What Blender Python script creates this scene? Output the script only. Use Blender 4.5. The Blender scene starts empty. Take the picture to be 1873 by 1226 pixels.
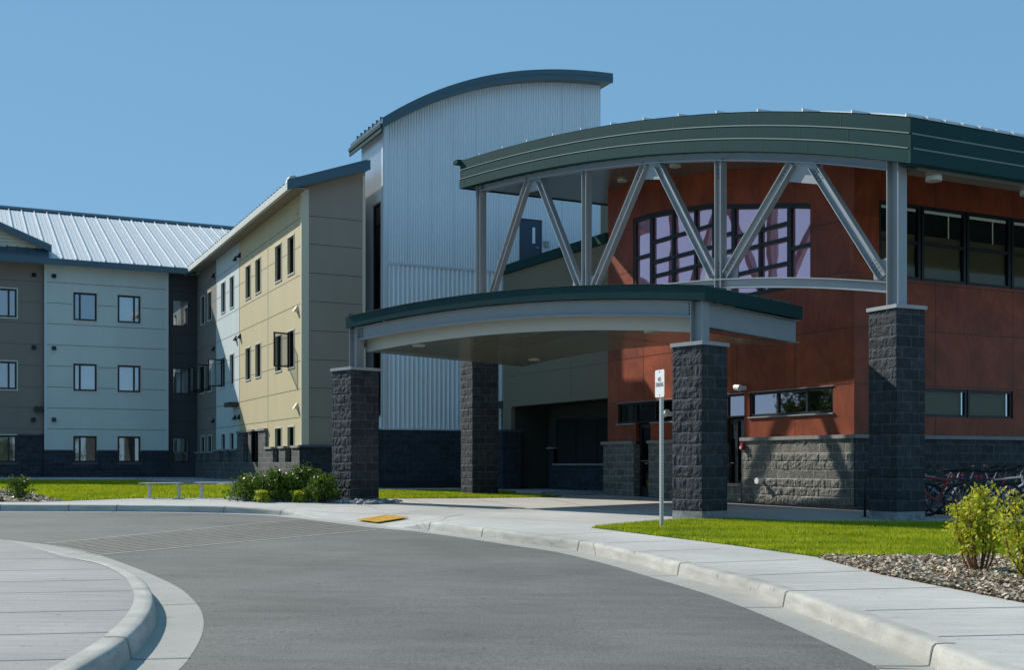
import bpy, bmesh, math, random
import numpy as np
from mathutils import Vector, Matrix, noise, geometry
R = math.radians
random.seed(7); rng = np.random.default_rng(7)
SC = bpy.context.scene
COL = SC.collection

# ------------------------------------------------------------------ camera
FP, CX, HY, CZ = 2076.0, 936.5, 848.0, 1.0        # focal length, centre, eye level in photo pixels; eye height in metres
cam = bpy.data.cameras.new('camera'); camo = bpy.data.objects.new('camera', cam); COL.objects.link(camo)
camo.location = (0, 0, CZ); camo.rotation_euler = (R(90), 0, 0)
cam.sensor_width = 36; cam.lens = 36*FP/1873; cam.shift_y = (HY-613)/1873
cam.clip_start = .1; cam.clip_end = 3000
SC.camera = camo

# ------------------------------------------------------------------ light
SUN_XY = Vector((-.80, .60)).normalized(); SUN_EL = R(36.5)
sun = bpy.data.lights.new('sun', 'SUN'); sun.energy = 5.0; sun.angle = R(.5); sun.color = (1, .95, .86)
suno = bpy.data.objects.new('sun', sun); COL.objects.link(suno)
sv = Vector((SUN_XY.x*math.cos(SUN_EL), SUN_XY.y*math.cos(SUN_EL), math.sin(SUN_EL)))
suno.rotation_euler = sv.to_track_quat('Z', 'Y').to_euler()
world = bpy.data.worlds.new("World"); SC.world = world; world.use_nodes = True
wn = world.node_tree; wn.nodes.clear()
sky = wn.nodes.new('ShaderNodeTexSky'); sky.sky_type = 'NISHITA'; sky.sun_disc = False
sky.sun_elevation = SUN_EL; sky.sun_rotation = math.atan2(SUN_XY.x, SUN_XY.y)
sky.air_density = 1.0; sky.dust_density = 0.0; sky.ozone_density = 3.0; sky.altitude = 0
bg = wn.nodes.new('ShaderNodeBackground'); bg.inputs[1].default_value = .12
wo = wn.nodes.new('ShaderNodeOutputWorld')
# clear dry air: an even blue dome blended with the physical sky
tcw = wn.nodes.new('ShaderNodeTexCoord'); sep = wn.nodes.new('ShaderNodeSeparateXYZ'); rmp = wn.nodes.new('ShaderNodeValToRGB')
wn.links.new(tcw.outputs['Generated'], sep.inputs[0]); wn.links.new(sep.outputs[2], rmp.inputs[0])
rmp.color_ramp.elements[0].position = 0; rmp.color_ramp.elements[0].color = (.20, .405, .625, 1)
rmp.color_ramp.elements[1].position = .6; rmp.color_ramp.elements[1].color = (.145, .345, .56, 1)
bg2 = wn.nodes.new('ShaderNodeBackground'); wn.links.new(rmp.outputs[0], bg2.inputs[0]); bg2.inputs[1].default_value = 1.0
mxw = wn.nodes.new('ShaderNodeMixShader'); mxw.inputs[0].default_value = .88
wn.links.new(sky.outputs[0], bg.inputs[0]); wn.links.new(bg.outputs[0], mxw.inputs[1]); wn.links.new(bg2.outputs[0], mxw.inputs[2]); wn.links.new(mxw.outputs[0], wo.inputs[0])
SC.view_settings.view_transform = 'Standard'; SC.view_settings.look = 'None'
SC.view_settings.exposure = 0.10; SC.view_settings.gamma = 1
SC.cycles.max_bounces = 6; SC.cycles.diffuse_bounces = 4; SC.cycles.glossy_bounces = 3; SC.cycles.transparent_max_bounces = 8
SC.cycles.use_denoising = True

# ------------------------------------------------------------------ frames of reference
GA, GB, GC = -.0085, .0057, -.117
def G(x, y): return GC + GA*x + GB*y
def gp(px, py, dz=0.0):
    "point of the gently tilted ground seen at a photo pixel"
    dx, dz_ = (px-CX)/FP, (HY-py)/FP
    t = (CZ-GC-dz)/(GA*dx+GB-dz_)
    return Vector((dx*t, t, CZ+t*dz_))
class Frame:
    "a vertical wall plane: s runs to the right seen from outside, d runs inwards, z up"
    def __init__(self, px, D, ang):
        self.o = Vector(((px-CX)/FP*D, D, 0)); self.ang = ang
        self.a = Vector((math.cos(ang), math.sin(ang), 0)); self.n = Vector((-self.a.y, self.a.x, 0))
    def P(self, s, d, z): return self.o + self.a*s + self.n*d + Vector((0, 0, z))
    def s(self, px, d=0.0):
        k = (px-CX)/FP; b = self.o+self.n*d
        return (k*b.y-b.x)/(self.a.x-k*self.a.y)
    def z(self, px, py, d=0.0):
        p = self.P(self.s(px, d), d, 0); return CZ+(HY-py)/FP*p.y
    def M(self, s, d, z): return Matrix.Translation(self.P(s, d, z)) @ Matrix.Rotation(self.ang, 4, 'Z')
A26 = R(26)
FL = Frame(160, 52.7, A26)                 # far wing facade
FY = Frame(553, 38.3, A26-R(90))           # near wing sunlit facade, corner at s=0
FG = Frame(553, 38.3, A26)                 # near wing gable end
FT = Frame(702, 39.1, A26)                 # tower front
FTS = Frame(702, 39.1, A26-R(90))          # tower side
BANG = math.atan2(.8772, -.4801)           # direction going back along the red wall
FB = Frame(1563, 25.3, BANG-R(180))        # red wall, corner at s=0, runs to negative s
FR = Frame(1563, 25.3, A26)                # right facade

# ------------------------------------------------------------------ materials
def mat(name, col, rough=.6, metal=0, spec=.5, noise_amt=0, nscale=5, bump=0, bscale=60, stretch=(1, 1, 1), coat=0, bdist=.01, detail=4):
    m = bpy.data.materials.new(name); m.use_nodes = True; nt = m.node_tree; b = nt.nodes['Principled BSDF']
    b.inputs['Base Color'].default_value = (*col, 1); b.inputs['Roughness'].default_value = rough
    b.inputs['Metallic'].default_value = metal; b.inputs['Specular IOR Level'].default_value = spec
    b.inputs['Coat Weight'].default_value = coat
    tc = nt.nodes.new('ShaderNodeNewGeometry'); mp = nt.nodes.new('ShaderNodeMapping'); mp.inputs['Scale'].default_value = stretch
    nt.links.new(tc.outputs['Position'], mp.inputs[0])
    if noise_amt:
        n = nt.nodes.new('ShaderNodeTexNoise'); n.inputs['Scale'].default_value = nscale; n.inputs['Detail'].default_value = detail
        n.inputs['Roughness'].default_value = .6
        nt.links.new(mp.outputs[0], n.inputs['Vector'])
        r = nt.nodes.new('ShaderNodeMapRange'); r.inputs[1].default_value = .25; r.inputs[2].default_value = .75
        r.inputs[3].default_value = 1-noise_amt; r.inputs[4].default_value = 1+noise_amt
        nt.links.new(n.outputs[0], r.inputs[0])
        mx = nt.nodes.new('ShaderNodeVectorMath'); mx.operation = 'SCALE'; mx.inputs[0].default_value = col
        nt.links.new(r.outputs[0], mx.inputs['Scale']); nt.links.new(mx.outputs[0], b.inputs['Base Color'])
    if bump:
        n2 = nt.nodes.new('ShaderNodeTexNoise'); n2.inputs['Scale'].default_value = bscale; n2.inputs['Detail'].default_value = 5
        nt.links.new(mp.outputs[0], n2.inputs['Vector'])
        bm = nt.nodes.new('ShaderNodeBump'); bm.inputs['Strength'].default_value = bump; bm.inputs['Distance'].default_value = bdist
        nt.links.new(n2.outputs[0], bm.inputs['Height']); nt.links.new(bm.outputs[0], b.inputs['Normal'])
    return m
def block_mat(name, col, mortar, bump=.6, bw=.406, msize=.006, vary=.25):
    "split face concrete block laid out on the metre UVs of the wall"
    m = bpy.data.materials.new(name); m.use_nodes = True; nt = m.node_tree; b = nt.nodes['Principled BSDF']
    b.inputs['Roughness'].default_value = .8; b.inputs['Specular IOR Level'].default_value = .3
    uv = nt.nodes.new('ShaderNodeUVMap'); br = nt.nodes.new('ShaderNodeTexBrick')
    br.inputs['Scale'].default_value = 1; br.inputs['Brick Width'].default_value = bw; br.inputs['Row Height'].default_value = .2032
    br.inputs['Mortar Size'].default_value = msize; br.inputs['Mortar Smooth'].default_value = .1; br.inputs['Bias'].default_value = 0
    br.inputs['Color1'].default_value = (*[c*(1-vary) for c in col], 1); br.inputs['Color2'].default_value = (*[c*(1+vary) for c in col], 1)
    br.inputs['Mortar'].default_value = (*mortar, 1)
    nt.links.new(uv.outputs[0], br.inputs['Vector'])
    geo = nt.nodes.new('ShaderNodeNewGeometry'); n = nt.nodes.new('ShaderNodeTexNoise'); n.inputs['Scale'].default_value = 9; n.inputs['Detail'].default_value = 6
    nt.links.new(geo.outputs['Position'], n.inputs['Vector'])
    r = nt.nodes.new('ShaderNodeMapRange'); r.inputs[1].default_value = .3; r.inputs[2].default_value = .7; r.inputs[3].default_value = .72; r.inputs[4].default_value = 1.3
    nt.links.new(n.outputs[0], r.inputs[0])
    mx = nt.nodes.new('ShaderNodeVectorMath'); mx.operation = 'SCALE'
    nt.links.new(br.outputs['Color'], mx.inputs[0]); nt.links.new(r.outputs[0], mx.inputs['Scale']); nt.links.new(mx.outputs[0], b.inputs['Base Color'])
    n2 = nt.nodes.new('ShaderNodeTexNoise'); n2.inputs['Scale'].default_value = 28; n2.inputs['Detail'].default_value = 6
    nt.links.new(geo.outputs['Position'], n2.inputs['Vector'])
    bm = nt.nodes.new('ShaderNodeBump'); bm.inputs['Strength'].default_value = bump; bm.inputs['Distance'].default_value = .03
    nt.links.new(n2.outputs[0], bm.inputs['Height']); nt.links.new(bm.outputs[0], b.inputs['Normal'])
    return m
def plywood_mat(name, col):
    "stained wood veneer with swirling grain"
    m = bpy.data.materials.new(name); m.use_nodes = True; nt = m.node_tree; b = nt.nodes['Principled BSDF']
    b.inputs['Roughness'].default_value = .45; b.inputs['Specular IOR Level'].default_value = .35
    uv = nt.nodes.new('ShaderNodeUVMap')
    mp = nt.nodes.new('ShaderNodeMapping'); mp.inputs['Scale'].default_value = (1.0, .55, 1); nt.links.new(uv.outputs[0], mp.inputs[0])
    n = nt.nodes.new('ShaderNodeTexNoise'); n.inputs['Scale'].default_value = 1.3; n.inputs['Detail'].default_value = 3; n.inputs['Distortion'].default_value = .6
    nt.links.new(mp.outputs[0], n.inputs['Vector'])
    mu = nt.nodes.new('ShaderNodeMath'); mu.operation = 'MULTIPLY'; mu.inputs[1].default_value = 42; nt.links.new(n.outputs[0], mu.inputs[0])
    si = nt.nodes.new('ShaderNodeMath'); si.operation = 'SINE'; nt.links.new(mu.outputs[0], si.inputs[0])
    n3 = nt.nodes.new('ShaderNodeTexNoise'); n3.inputs['Scale'].default_value = 1.1; n3.inputs['Detail'].default_value = 6
    nt.links.new(uv.outputs[0], n3.inputs['Vector'])
    r1 = nt.nodes.new('ShaderNodeMapRange'); r1.inputs[1].default_value = -1; r1.inputs[2].default_value = 1; r1.inputs[3].default_value = .88; r1.inputs[4].default_value = 1.08
    nt.links.new(si.outputs[0], r1.inputs[0])
    r2 = nt.nodes.new('ShaderNodeMapRange'); r2.inputs[1].default_value = .3; r2.inputs[2].default_value = .7; r2.inputs[3].default_value = .74; r2.inputs[4].default_value = 1.25
    nt.links.new(n3.outputs[0], r2.inputs[0])
    mo = nt.nodes.new('ShaderNodeMapping'); mo.inputs['Location'].default_value = (.15/2.05, -.27/1.26, 0); mo.inputs['Scale'].default_value = (1/2.05, 1/1.26, 1); nt.links.new(uv.outputs[0], mo.inputs[0])
    fl = nt.nodes.new('ShaderNodeVectorMath'); fl.operation = 'FLOOR'; nt.links.new(mo.outputs[0], fl.inputs[0])
    wh = nt.nodes.new('ShaderNodeTexWhiteNoise'); wh.noise_dimensions = '2D'; nt.links.new(fl.outputs[0], wh.inputs['Vector'])
    r3 = nt.nodes.new('ShaderNodeMapRange'); r3.inputs[3].default_value = .86; r3.inputs[4].default_value = 1.14; nt.links.new(wh.outputs[0], r3.inputs[0])
    m0 = nt.nodes.new('ShaderNodeMath'); m0.operation = 'MULTIPLY'; nt.links.new(r1.outputs[0], m0.inputs[0]); nt.links.new(r3.outputs[0], m0.inputs[1])
    ml = nt.nodes.new('ShaderNodeMath'); ml.operation = 'MULTIPLY'; nt.links.new(m0.outputs[0], ml.inputs[0]); nt.links.new(r2.outputs[0], ml.inputs[1])
    mx = nt.nodes.new('ShaderNodeVectorMath'); mx.operation = 'SCALE'; mx.inputs[0].default_value = col
    nt.links.new(ml.outputs[0], mx.inputs['Scale']); nt.links.new(mx.outputs[0], b.inputs['Base Color'])
    return m
def glass_mat(name, tint, fac=.5, trans=(.25, .27, .27), rough=.02, wave=0.0):
    "coated glazing: part mirror, part see-through"
    m = bpy.data.materials.new(name); m.use_nodes = True; nt = m.node_tree; nt.nodes.clear()
    o = nt.nodes.new('ShaderNodeOutputMaterial'); mix = nt.nodes.new('ShaderNodeMixShader')
    t = nt.nodes.new('ShaderNodeBsdfTransparent'); t.inputs[0].default_value = (*trans, 1)
    g = nt.nodes.new('ShaderNodeBsdfGlossy'); g.inputs['Color'].default_value = (*tint, 1); g.inputs['Roughness'].default_value = rough
    fr = nt.nodes.new('ShaderNodeFresnel'); fr.inputs[0].default_value = 1.5
    ad = nt.nodes.new('ShaderNodeMath'); ad.operation = 'ADD'; ad.use_clamp = True; ad.inputs[1].default_value = fac
    nt.links.new(fr.outputs[0], ad.inputs[0]); nt.links.new(ad.outputs[0], mix.inputs[0])
    nt.links.new(t.outputs[0], mix.inputs[1]); nt.links.new(g.outputs[0], mix.inputs[2]); nt.links.new(mix.outputs[0], o.inputs[0])
    if wave:
        geo = nt.nodes.new('ShaderNodeNewGeometry'); n = nt.nodes.new('ShaderNodeTexNoise'); n.inputs['Scale'].default_value = 1.2; n.inputs['Detail'].default_value = 1
        nt.links.new(geo.outputs['Position'], n.inputs['Vector'])
        bm = nt.nodes.new('ShaderNodeBump'); bm.inputs['Strength'].default_value = wave; bm.inputs['Distance'].default_value = .02
        nt.links.new(n.outputs[0], bm.inputs['Height']); nt.links.new(bm.outputs[0], g.inputs['Normal'])
    return m
def leaf_mat(name, c1, c2, trans=.35, rough=.45):
    m = bpy.data.materials.new(name); m.use_nodes = True; nt = m.node_tree; nt.nodes.clear()
    o = nt.nodes.new('ShaderNodeOutputMaterial'); at = nt.nodes.new('ShaderNodeAttribute'); at.attribute_name = 'tone'
    mx = nt.nodes.new('ShaderNodeMix'); mx.data_type = 'RGBA'; mx.inputs[6].default_value = (*c1, 1); mx.inputs[7].default_value = (*c2, 1)
    nt.links.new(at.outputs['Fac'], mx.inputs[0])
    p = nt.nodes.new('ShaderNodeBsdfPrincipled'); p.inputs['Roughness'].default_value = rough; p.inputs['Specular IOR Level'].default_value = .35
    tr = nt.nodes.new('ShaderNodeBsdfTranslucent'); ms = nt.nodes.new('ShaderNodeMixShader'); ms.inputs[0].default_value = trans
    nt.links.new(mx.outputs[2], p.inputs['Base Color']); nt.links.new(mx.outputs[2], tr.inputs[0])
    nt.links.new(p.outputs[0], ms.inputs[1]); nt.links.new(tr.outputs[0], ms.inputs[2]); nt.links.new(ms.outputs[0], o.inputs[0])
    return m
def concrete_mat(name, col, streak=(6, .6, 1), rot=0.0, amt=.1, grain=.09, gs=90, spot=.72):
    m = bpy.data.materials.new(name); m.use_nodes = True; nt = m.node_tree; b = nt.nodes['Principled BSDF']
    b.inputs['Roughness'].default_value = .85; b.inputs['Specular IOR Level'].default_value = .25
    geo = nt.nodes.new('ShaderNodeNewGeometry')
    def nz(scale, det, st, lo, hi, a=.3, c=.7, r=0.0):
        mp = nt.nodes.new('ShaderNodeMapping'); mp.inputs['Scale'].default_value = st; mp.inputs['Rotation'].default_value = (0, 0, r)
        nt.links.new(geo.outputs['Position'], mp.inputs[0])
        n = nt.nodes.new('ShaderNodeTexNoise'); n.inputs['Scale'].default_value = scale; n.inputs['Detail'].default_value = det; nt.links.new(mp.outputs[0], n.inputs['Vector'])
        k = nt.nodes.new('ShaderNodeMapRange'); k.inputs[1].default_value = a; k.inputs[2].default_value = c; k.inputs[3].default_value = lo; k.inputs[4].default_value = hi
        nt.links.new(n.outputs[0], k.inputs[0]); return k.outputs[0], n
    a, _ = nz(.35, 5, (1, 1, 1), 1-amt, 1+amt)
    c, _ = nz(2.2, 5, streak, 1-amt*.7, 1+amt*.5, r=rot)
    d, n3 = nz(gs, 3, (1, 1, 1), 1-grain, 1+grain)
    e, _ = nz(14, 2, (1, 1, 1), spot, 1.0, .27, .33)
    m1 = nt.nodes.new('ShaderNodeMath'); m1.operation = 'MULTIPLY'; nt.links.new(a, m1.inputs[0]); nt.links.new(c, m1.inputs[1])
    m2 = nt.nodes.new('ShaderNodeMath'); m2.operation = 'MULTIPLY'; nt.links.new(m1.outputs[0], m2.inputs[0]); nt.links.new(d, m2.inputs[1])
    m3 = nt.nodes.new('ShaderNodeMath'); m3.operation = 'MULTIPLY'; nt.links.new(m2.outputs[0], m3.inputs[0]); nt.links.new(e, m3.inputs[1])
    mx = nt.nodes.new('ShaderNodeVectorMath'); mx.operation = 'SCALE'; mx.inputs[0].default_value = col
    nt.links.new(m3.outputs[0], mx.inputs['Scale']); nt.links.new(mx.outputs[0], b.inputs['Base Color'])
    bm = nt.nodes.new('ShaderNodeBump'); bm.inputs['Strength'].default_value = .35; bm.inputs['Distance'].default_value = .006
    nt.links.new(n3.outputs[0], bm.inputs['Height']); nt.links.new(bm.outputs[0], b.inputs['Normal'])
    return m

M = {}
M['concrete'] = concrete_mat('concrete', (.455, .44, .405), (1, 5, 1), .2, amt=.16)
M['old_concrete'] = concrete_mat('old_concrete', (.30, .292, .275), (.6, 6, 1), .05, amt=.2)
M['kerb'] = concrete_mat('kerb_concrete', (.43, .415, .37), (1.5, 1.5, 7), amt=.26, spot=.65)
M['gutter'] = concrete_mat('gutter_concrete', (.36, .35, .315), (1, 1, 1), amt=.1)
M['asphalt'] = concrete_mat('asphalt', (.148, .145, .133), (.7, 2.5, 1), .5, amt=.2, grain=.3, gs=55, spot=.6)
M['score'] = mat('score_line', (.16, .16, .155), .9)
M['paint'] = mat('cream_paint', (.29, .27, .215), .8, noise_amt=.35, nscale=8)
M['soil'] = mat('soil', (.12, .10, .07), .95, noise_amt=.3, nscale=3)
M['turf'] = mat('turf', (.045, .085, .008), .95, noise_amt=.35, nscale=2)
M['pale_panel'] = mat('pale_panel', (.57, .63, .615), .7, noise_amt=.055, nscale=1.3, stretch=(1, 1, .22))
M['brown_panel'] = mat('brown_panel', (.215, .19, .165), .7, noise_amt=.055, nscale=1.3, stretch=(1, 1, .22))
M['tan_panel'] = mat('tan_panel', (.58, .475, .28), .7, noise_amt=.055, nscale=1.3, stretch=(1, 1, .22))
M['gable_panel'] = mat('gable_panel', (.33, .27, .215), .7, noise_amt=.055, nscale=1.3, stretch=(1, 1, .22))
M['dark_panel'] = mat('dark_panel', (.038, .042, .05), .5)
M['olive_panel'] = mat('olive_panel', (.20, .172, .12), .7, noise_amt=.05, nscale=.6)
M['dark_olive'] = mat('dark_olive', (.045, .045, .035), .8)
M['joint'] = mat('joint', (.09, .09, .08), .9)
M['trim'] = mat('trim', (.62, .62, .56), .6)
M['tan_trim'] = mat('tan_trim', (.66, .59, .45), .6)
M['blue_fascia'] = mat('blue_fascia', (.065, .115, .145), .38, metal=.3)
M['green_fascia'] = mat('green_fascia', (.018, .056, .058), .75, metal=0, spec=.08, noise_amt=.08, nscale=1.5)
M['white_gutter'] = mat('white_gutter', (.62, .62, .56), .5)
M['green_lip'] = mat('green_lip', (.13, .18, .17), .5)
M['galv_roof'] = mat('galvanised_roof', (.60, .63, .64), .6, metal=.25, noise_amt=.02, nscale=.6)
M['corrugated'] = mat('corrugated', (.74, .78, .82), .36, metal=.3, noise_amt=.03, nscale=.5)
M['flashing'] = mat('flashing', (.66, .70, .74), .38, metal=.35)
M['groove'] = mat('groove', (.03, .03, .025), .6)
M['steel'] = mat('painted_steel', (.29, .315, .33), .42, metal=.15, noise_amt=.05, nscale=3)
M['bolt'] = mat('bolt', (.16, .17, .18), .4, metal=.6)
M['soffit'] = mat('soffit', (.19, .185, .145), .22, metal=.3, noise_amt=.05, nscale=2)
M['block'] = block_mat('charcoal_block', (.036, .040, .046), (.11, .12, .13), .6, msize=.005)
M['dark_block'] = block_mat('dark_block', (.030, .037, .048), (.055, .065, .08), .5)
M['grey_block'] = block_mat('grey_block', (.17, .165, .14), (.40, .39, .36), .9, vary=.2)
M['right_block'] = block_mat('deep_grey_block', (.05, .052, .052), (.14, .14, .135), .6)  # darker grey block used along the right facade
M['cap'] = mat('precast_cap', (.34, .35, .36), .8, noise_amt=.15, nscale=4)
M['coping'] = mat('coping', (.26, .26, .245), .8, noise_amt=.15, nscale=5)
M['dark_coping'] = mat('dark_coping', (.07, .08, .09), .7)
M['plinth'] = mat('plinth', (.24, .24, .23), .9, noise_amt=.5, nscale=6)
M['redwood'] = plywood_mat('stained_panel', (.27, .058, .022))
M['base_board'] = mat('base_board', (.14, .075, .055), .8)
M['dark_board'] = mat('dark_board', (.02, .018, .02), .8)
M['frame'] = mat('dark_frame', (.010, .012, .015), .4)
M['navy_door'] = mat('navy_door', (.035, .065, .10), .45)
M['interior'] = mat('interior', (.012, .012, .012), .9)
M['blind'] = mat('roller_blind', (.20, .18, .10), .8, noise_amt=.06, nscale=3)
M['blind_pale'] = mat('pale_blind', (.78, .90, .95), .8, noise_amt=.12, nscale=1.2)
M['curtain'] = mat('curtain', (.75, .76, .78), .8, noise_amt=.25, nscale=6, stretch=(3, 3, .3))
M['olive_room'] = mat('olive_room', (.11, .12, .05), .9, noise_amt=.3, nscale=2)
M['glass'] = glass_mat('window_glass', (.95, .97, 1.0), .30, (.92, .95, .95))
M['glass_dark'] = glass_mat('dark_glass', (.5, .55, .6), .05, (.5, .5, .5), wave=.05)
M['glass_pink'] = glass_mat('pink_glass', (.75, .60, .66), .6, (.2, .2, .2), wave=.12)
def pink_sky_mix(m, col, fac):  # blends a flat colour into the glass as a painted sky reflection
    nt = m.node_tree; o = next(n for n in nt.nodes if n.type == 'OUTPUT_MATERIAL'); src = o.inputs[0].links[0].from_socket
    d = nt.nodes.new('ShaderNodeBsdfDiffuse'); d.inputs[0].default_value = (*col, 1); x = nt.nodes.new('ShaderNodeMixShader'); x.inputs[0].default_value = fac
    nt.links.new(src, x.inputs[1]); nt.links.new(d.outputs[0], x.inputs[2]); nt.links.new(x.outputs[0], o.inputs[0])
M['glass_pink_sky'] = glass_mat('pink_sky_glass', (1.0, .64, .72), .85, (.2, .2, .2), wave=.22); pink_sky_mix(M['glass_pink_sky'], (.95, .44, .60), .34)  # diffuse pink stands in for the pinkish sky mirrored in the pane
M['glass_blind'] = glass_mat('clear_glass', (.6, .65, .6), .02, (.8, .8, .75))
M['white_metal'] = mat('white_metal', (.80, .80, .78), .4)
M['sign_red'] = mat('red_enamel', (.4, .02, .02), .4)
M['sign_black'] = mat('black_letter', (.01, .01, .01), .5)
M['galv'] = mat('galvanised', (.52, .53, .53), .45, metal=.5)
M['yellow'] = mat('tactile_yellow', (.80, .43, .03), .7, noise_amt=.1, nscale=8)
M['lamp'] = mat('lamp_body', (.55, .56, .50), .5)
M['lens'] = mat('lamp_lens', (.35, .37, .33), .3)
M['silver'] = mat('silver', (.6, .6, .6), .25, metal=.9)
M['rubber'] = mat('rubber', (.012, .012, .012), .7)
M['black_paint'] = mat('black_paint', (.012, .012, .013), .35)
M['bark'] = mat('red_bark', (.16, .07, .03), .9)
M['bark_dark'] = mat('dark_bark', (.07, .05, .03), .9)
M['rock'] = mat('river_rock', (.24, .25, .26), .8, noise_amt=.4, nscale=20)
M['siding'] = mat('siding', (.58, .56, .44), .7)
M['reflector'] = mat('reflector', (.7, .03, .02), .3)

# ------------------------------------------------------------------ mesh helpers
class MB:
    def __init__(self): self.v = []; self.f = []; self.uv = []; self.n = 0; self.tone = []
    def add(self, vs, fs, uvs=None):
        b = len(self.v); self.v += [tuple(p) for p in vs]
        for i, f in enumerate(fs):
            self.f.append([b+k for k in f])
            self.uv.append(uvs[i] if uvs else None)
        return self
    def quad(self, a, b, c, d, uv=None): return self.add([a, b, c, d], [(0, 1, 2, 3)], [uv] if uv else None)
    def box(self, fr, s0, s1, d0, d1, z0, z1):
        "box in a frame (or in local axes when fr is None); UVs in metres"
        P = fr.P if fr else (lambda s, d, z: Vector((s, d, z)))
        c = [P(s, d, z) for z in (z0, z1) for s, d in ((s0, d0), (s1, d0), (s1, d1), (s0, d1))]
        U = lambda a0, a1, b0, b1: [(a0, b0), (a1, b0), (a1, b1), (a0, b1)]
        return self.add(c, [(0, 1, 5, 4), (1, 2, 6, 5), (2, 3, 7, 6), (3, 0, 4, 7), (4, 5, 6, 7), (3, 2, 1, 0)],
                        [U(s0, s1, z0, z1), U(d0, d1, z0, z1), U(s1, s0, z0, z1), U(d1, d0, z0, z1), U(s0, s1, d0, d1), U(s0, s1, d0, d1)])
    def prism(self, pts, ext):
        "pts: closed loop of world points, ext: extrusion vector"
        n = len(pts); a = [Vector(p) for p in pts]; b = [p+ext for p in a]
        fs = [tuple(range(n-1, -1, -1)), tuple(range(n, 2*n))]+[(i, (i+1) % n, n+(i+1) % n, n+i) for i in range(n)]
        return self.add(a+b, fs)
    def tube(self, pts, r, seg=8, cap=True):
        pts = [Vector(p) for p in pts]; rs = r if isinstance(r, (list, tuple)) else [r]*len(pts)
        vs = []; prev = None
        for i, p in enumerate(pts):
            t = (pts[min(i+1, len(pts)-1)]-pts[max(i-1, 0)]).normalized()
            if prev is None:
                x = t.orthogonal().normalized()
            else:
                x = (prev-t*prev.dot(t)); x = x.normalized() if x.length > 1e-6 else t.orthogonal().normalized()
            prev = x; y = t.cross(x)
            for k in range(seg):
                a = 2*math.pi*k/seg; vs.append(p+x*math.cos(a)*rs[i]+y*math.sin(a)*rs[i])
        fs = [(i*seg+k, i*seg+(k+1) % seg, (i+1)*seg+(k+1) % seg, (i+1)*seg+k) for i in range(len(pts)-1) for k in range(seg)]
        if cap: fs += [tuple(range(seg-1, -1, -1)), tuple(range((len(pts)-1)*seg, len(pts)*seg))]
        return self.add(vs, fs)
    def bar(self, a, b, side, w, h):
        "rectangular bar from a to b; w along 'side', h along the third direction"
        a, b = Vector(a), Vector(b); t = (b-a).normalized(); s = (Vector(side)-t*Vector(side).dot(t)).normalized(); q = t.cross(s)
        c = [p+s*x*w/2+q*y*h/2 for p in (a, b) for x, y in ((-1, -1), (1, -1), (1, 1), (-1, 1))]
        return self.add(c, [(0, 1, 5, 4), (1, 2, 6, 5), (2, 3, 7, 6), (3, 0, 4, 7), (4, 5, 6, 7), (3, 2, 1, 0)])
    def ibeam(self, a, b, nrm, depth, flange, th=.018):
        "rolled I section, web facing nrm"
        a, b = Vector(a), Vector(b); t = (b-a).normalized(); nrm = Vector(nrm); q = nrm.cross(t).normalized()
        self.bar(a, b, nrm, th, depth)
        for k in (-1, 1): self.bar(a+q*k*(depth-th)/2, b+q*k*(depth-th)/2, nrm, flange, th)
        return self
    def build(self, name, m, parent=None, loc=None, smooth=False):
        me = bpy.data.meshes.new(name)
        base = Vector(loc) if loc is not None else (world_loc(parent) if parent else Vector((0, 0, 0)))
        me.from_pydata([tuple(Vector(p)-base) for p in self.v], [], self.f)
        ul = me.uv_layers.new(name='UVMap')
        for p, u in zip(me.polygons, self.uv):
            if u:
                for li, c in zip(p.loop_indices, u): ul.data[li].uv = c
            p.use_smooth = smooth
        me.materials.append(M[m] if isinstance(m, str) else m); me.update()
        o = bpy.data.objects.new(name, me); COL.objects.link(o)
        if parent: o.parent = parent; o.location = base-world_loc(parent)
        else: o.location = base
        return o
def world_loc(o):
    l = Vector((0, 0, 0))
    while o: l = l+o.location; o = o.parent
    return l
def tag(o, label=None, cat=None, group=None, kind=None):
    for k, v in (('label', label), ('category', cat), ('group', group), ('kind', kind)):
        if v: o[k] = v
    return o
def inlay(o, mb, m):
    "adds surface pattern (joints, bolts, seams) to a part's own mesh in a second material"
    me = o.data; base = world_loc(o); bm = bmesh.new(); bm.from_mesh(me)
    if M[m].name in [q.name for q in me.materials]: mi = [q.name for q in me.materials].index(M[m].name)
    else: me.materials.append(M[m]); mi = len(me.materials)-1
    vs = [bm.verts.new(Vector(p)-base) for p in mb.v]
    for f in mb.f:
        try: fc = bm.faces.new([vs[k] for k in f]); fc.material_index = mi
        except ValueError: pass
    bm.to_mesh(me); bm.free(); me.update(); return o
def empty(name, loc, rz=0):
    o = bpy.data.objects.new(name, None); COL.objects.link(o); o.location = loc; o.rotation_euler = (0, 0, rz); o.empty_display_size = .3
    return o
def copy_tree(o, parent=None):
    c = o.copy(); COL.objects.link(c); c.parent = parent
    for ch in list(o.children): copy_tree(ch, c)
    return c
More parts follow.
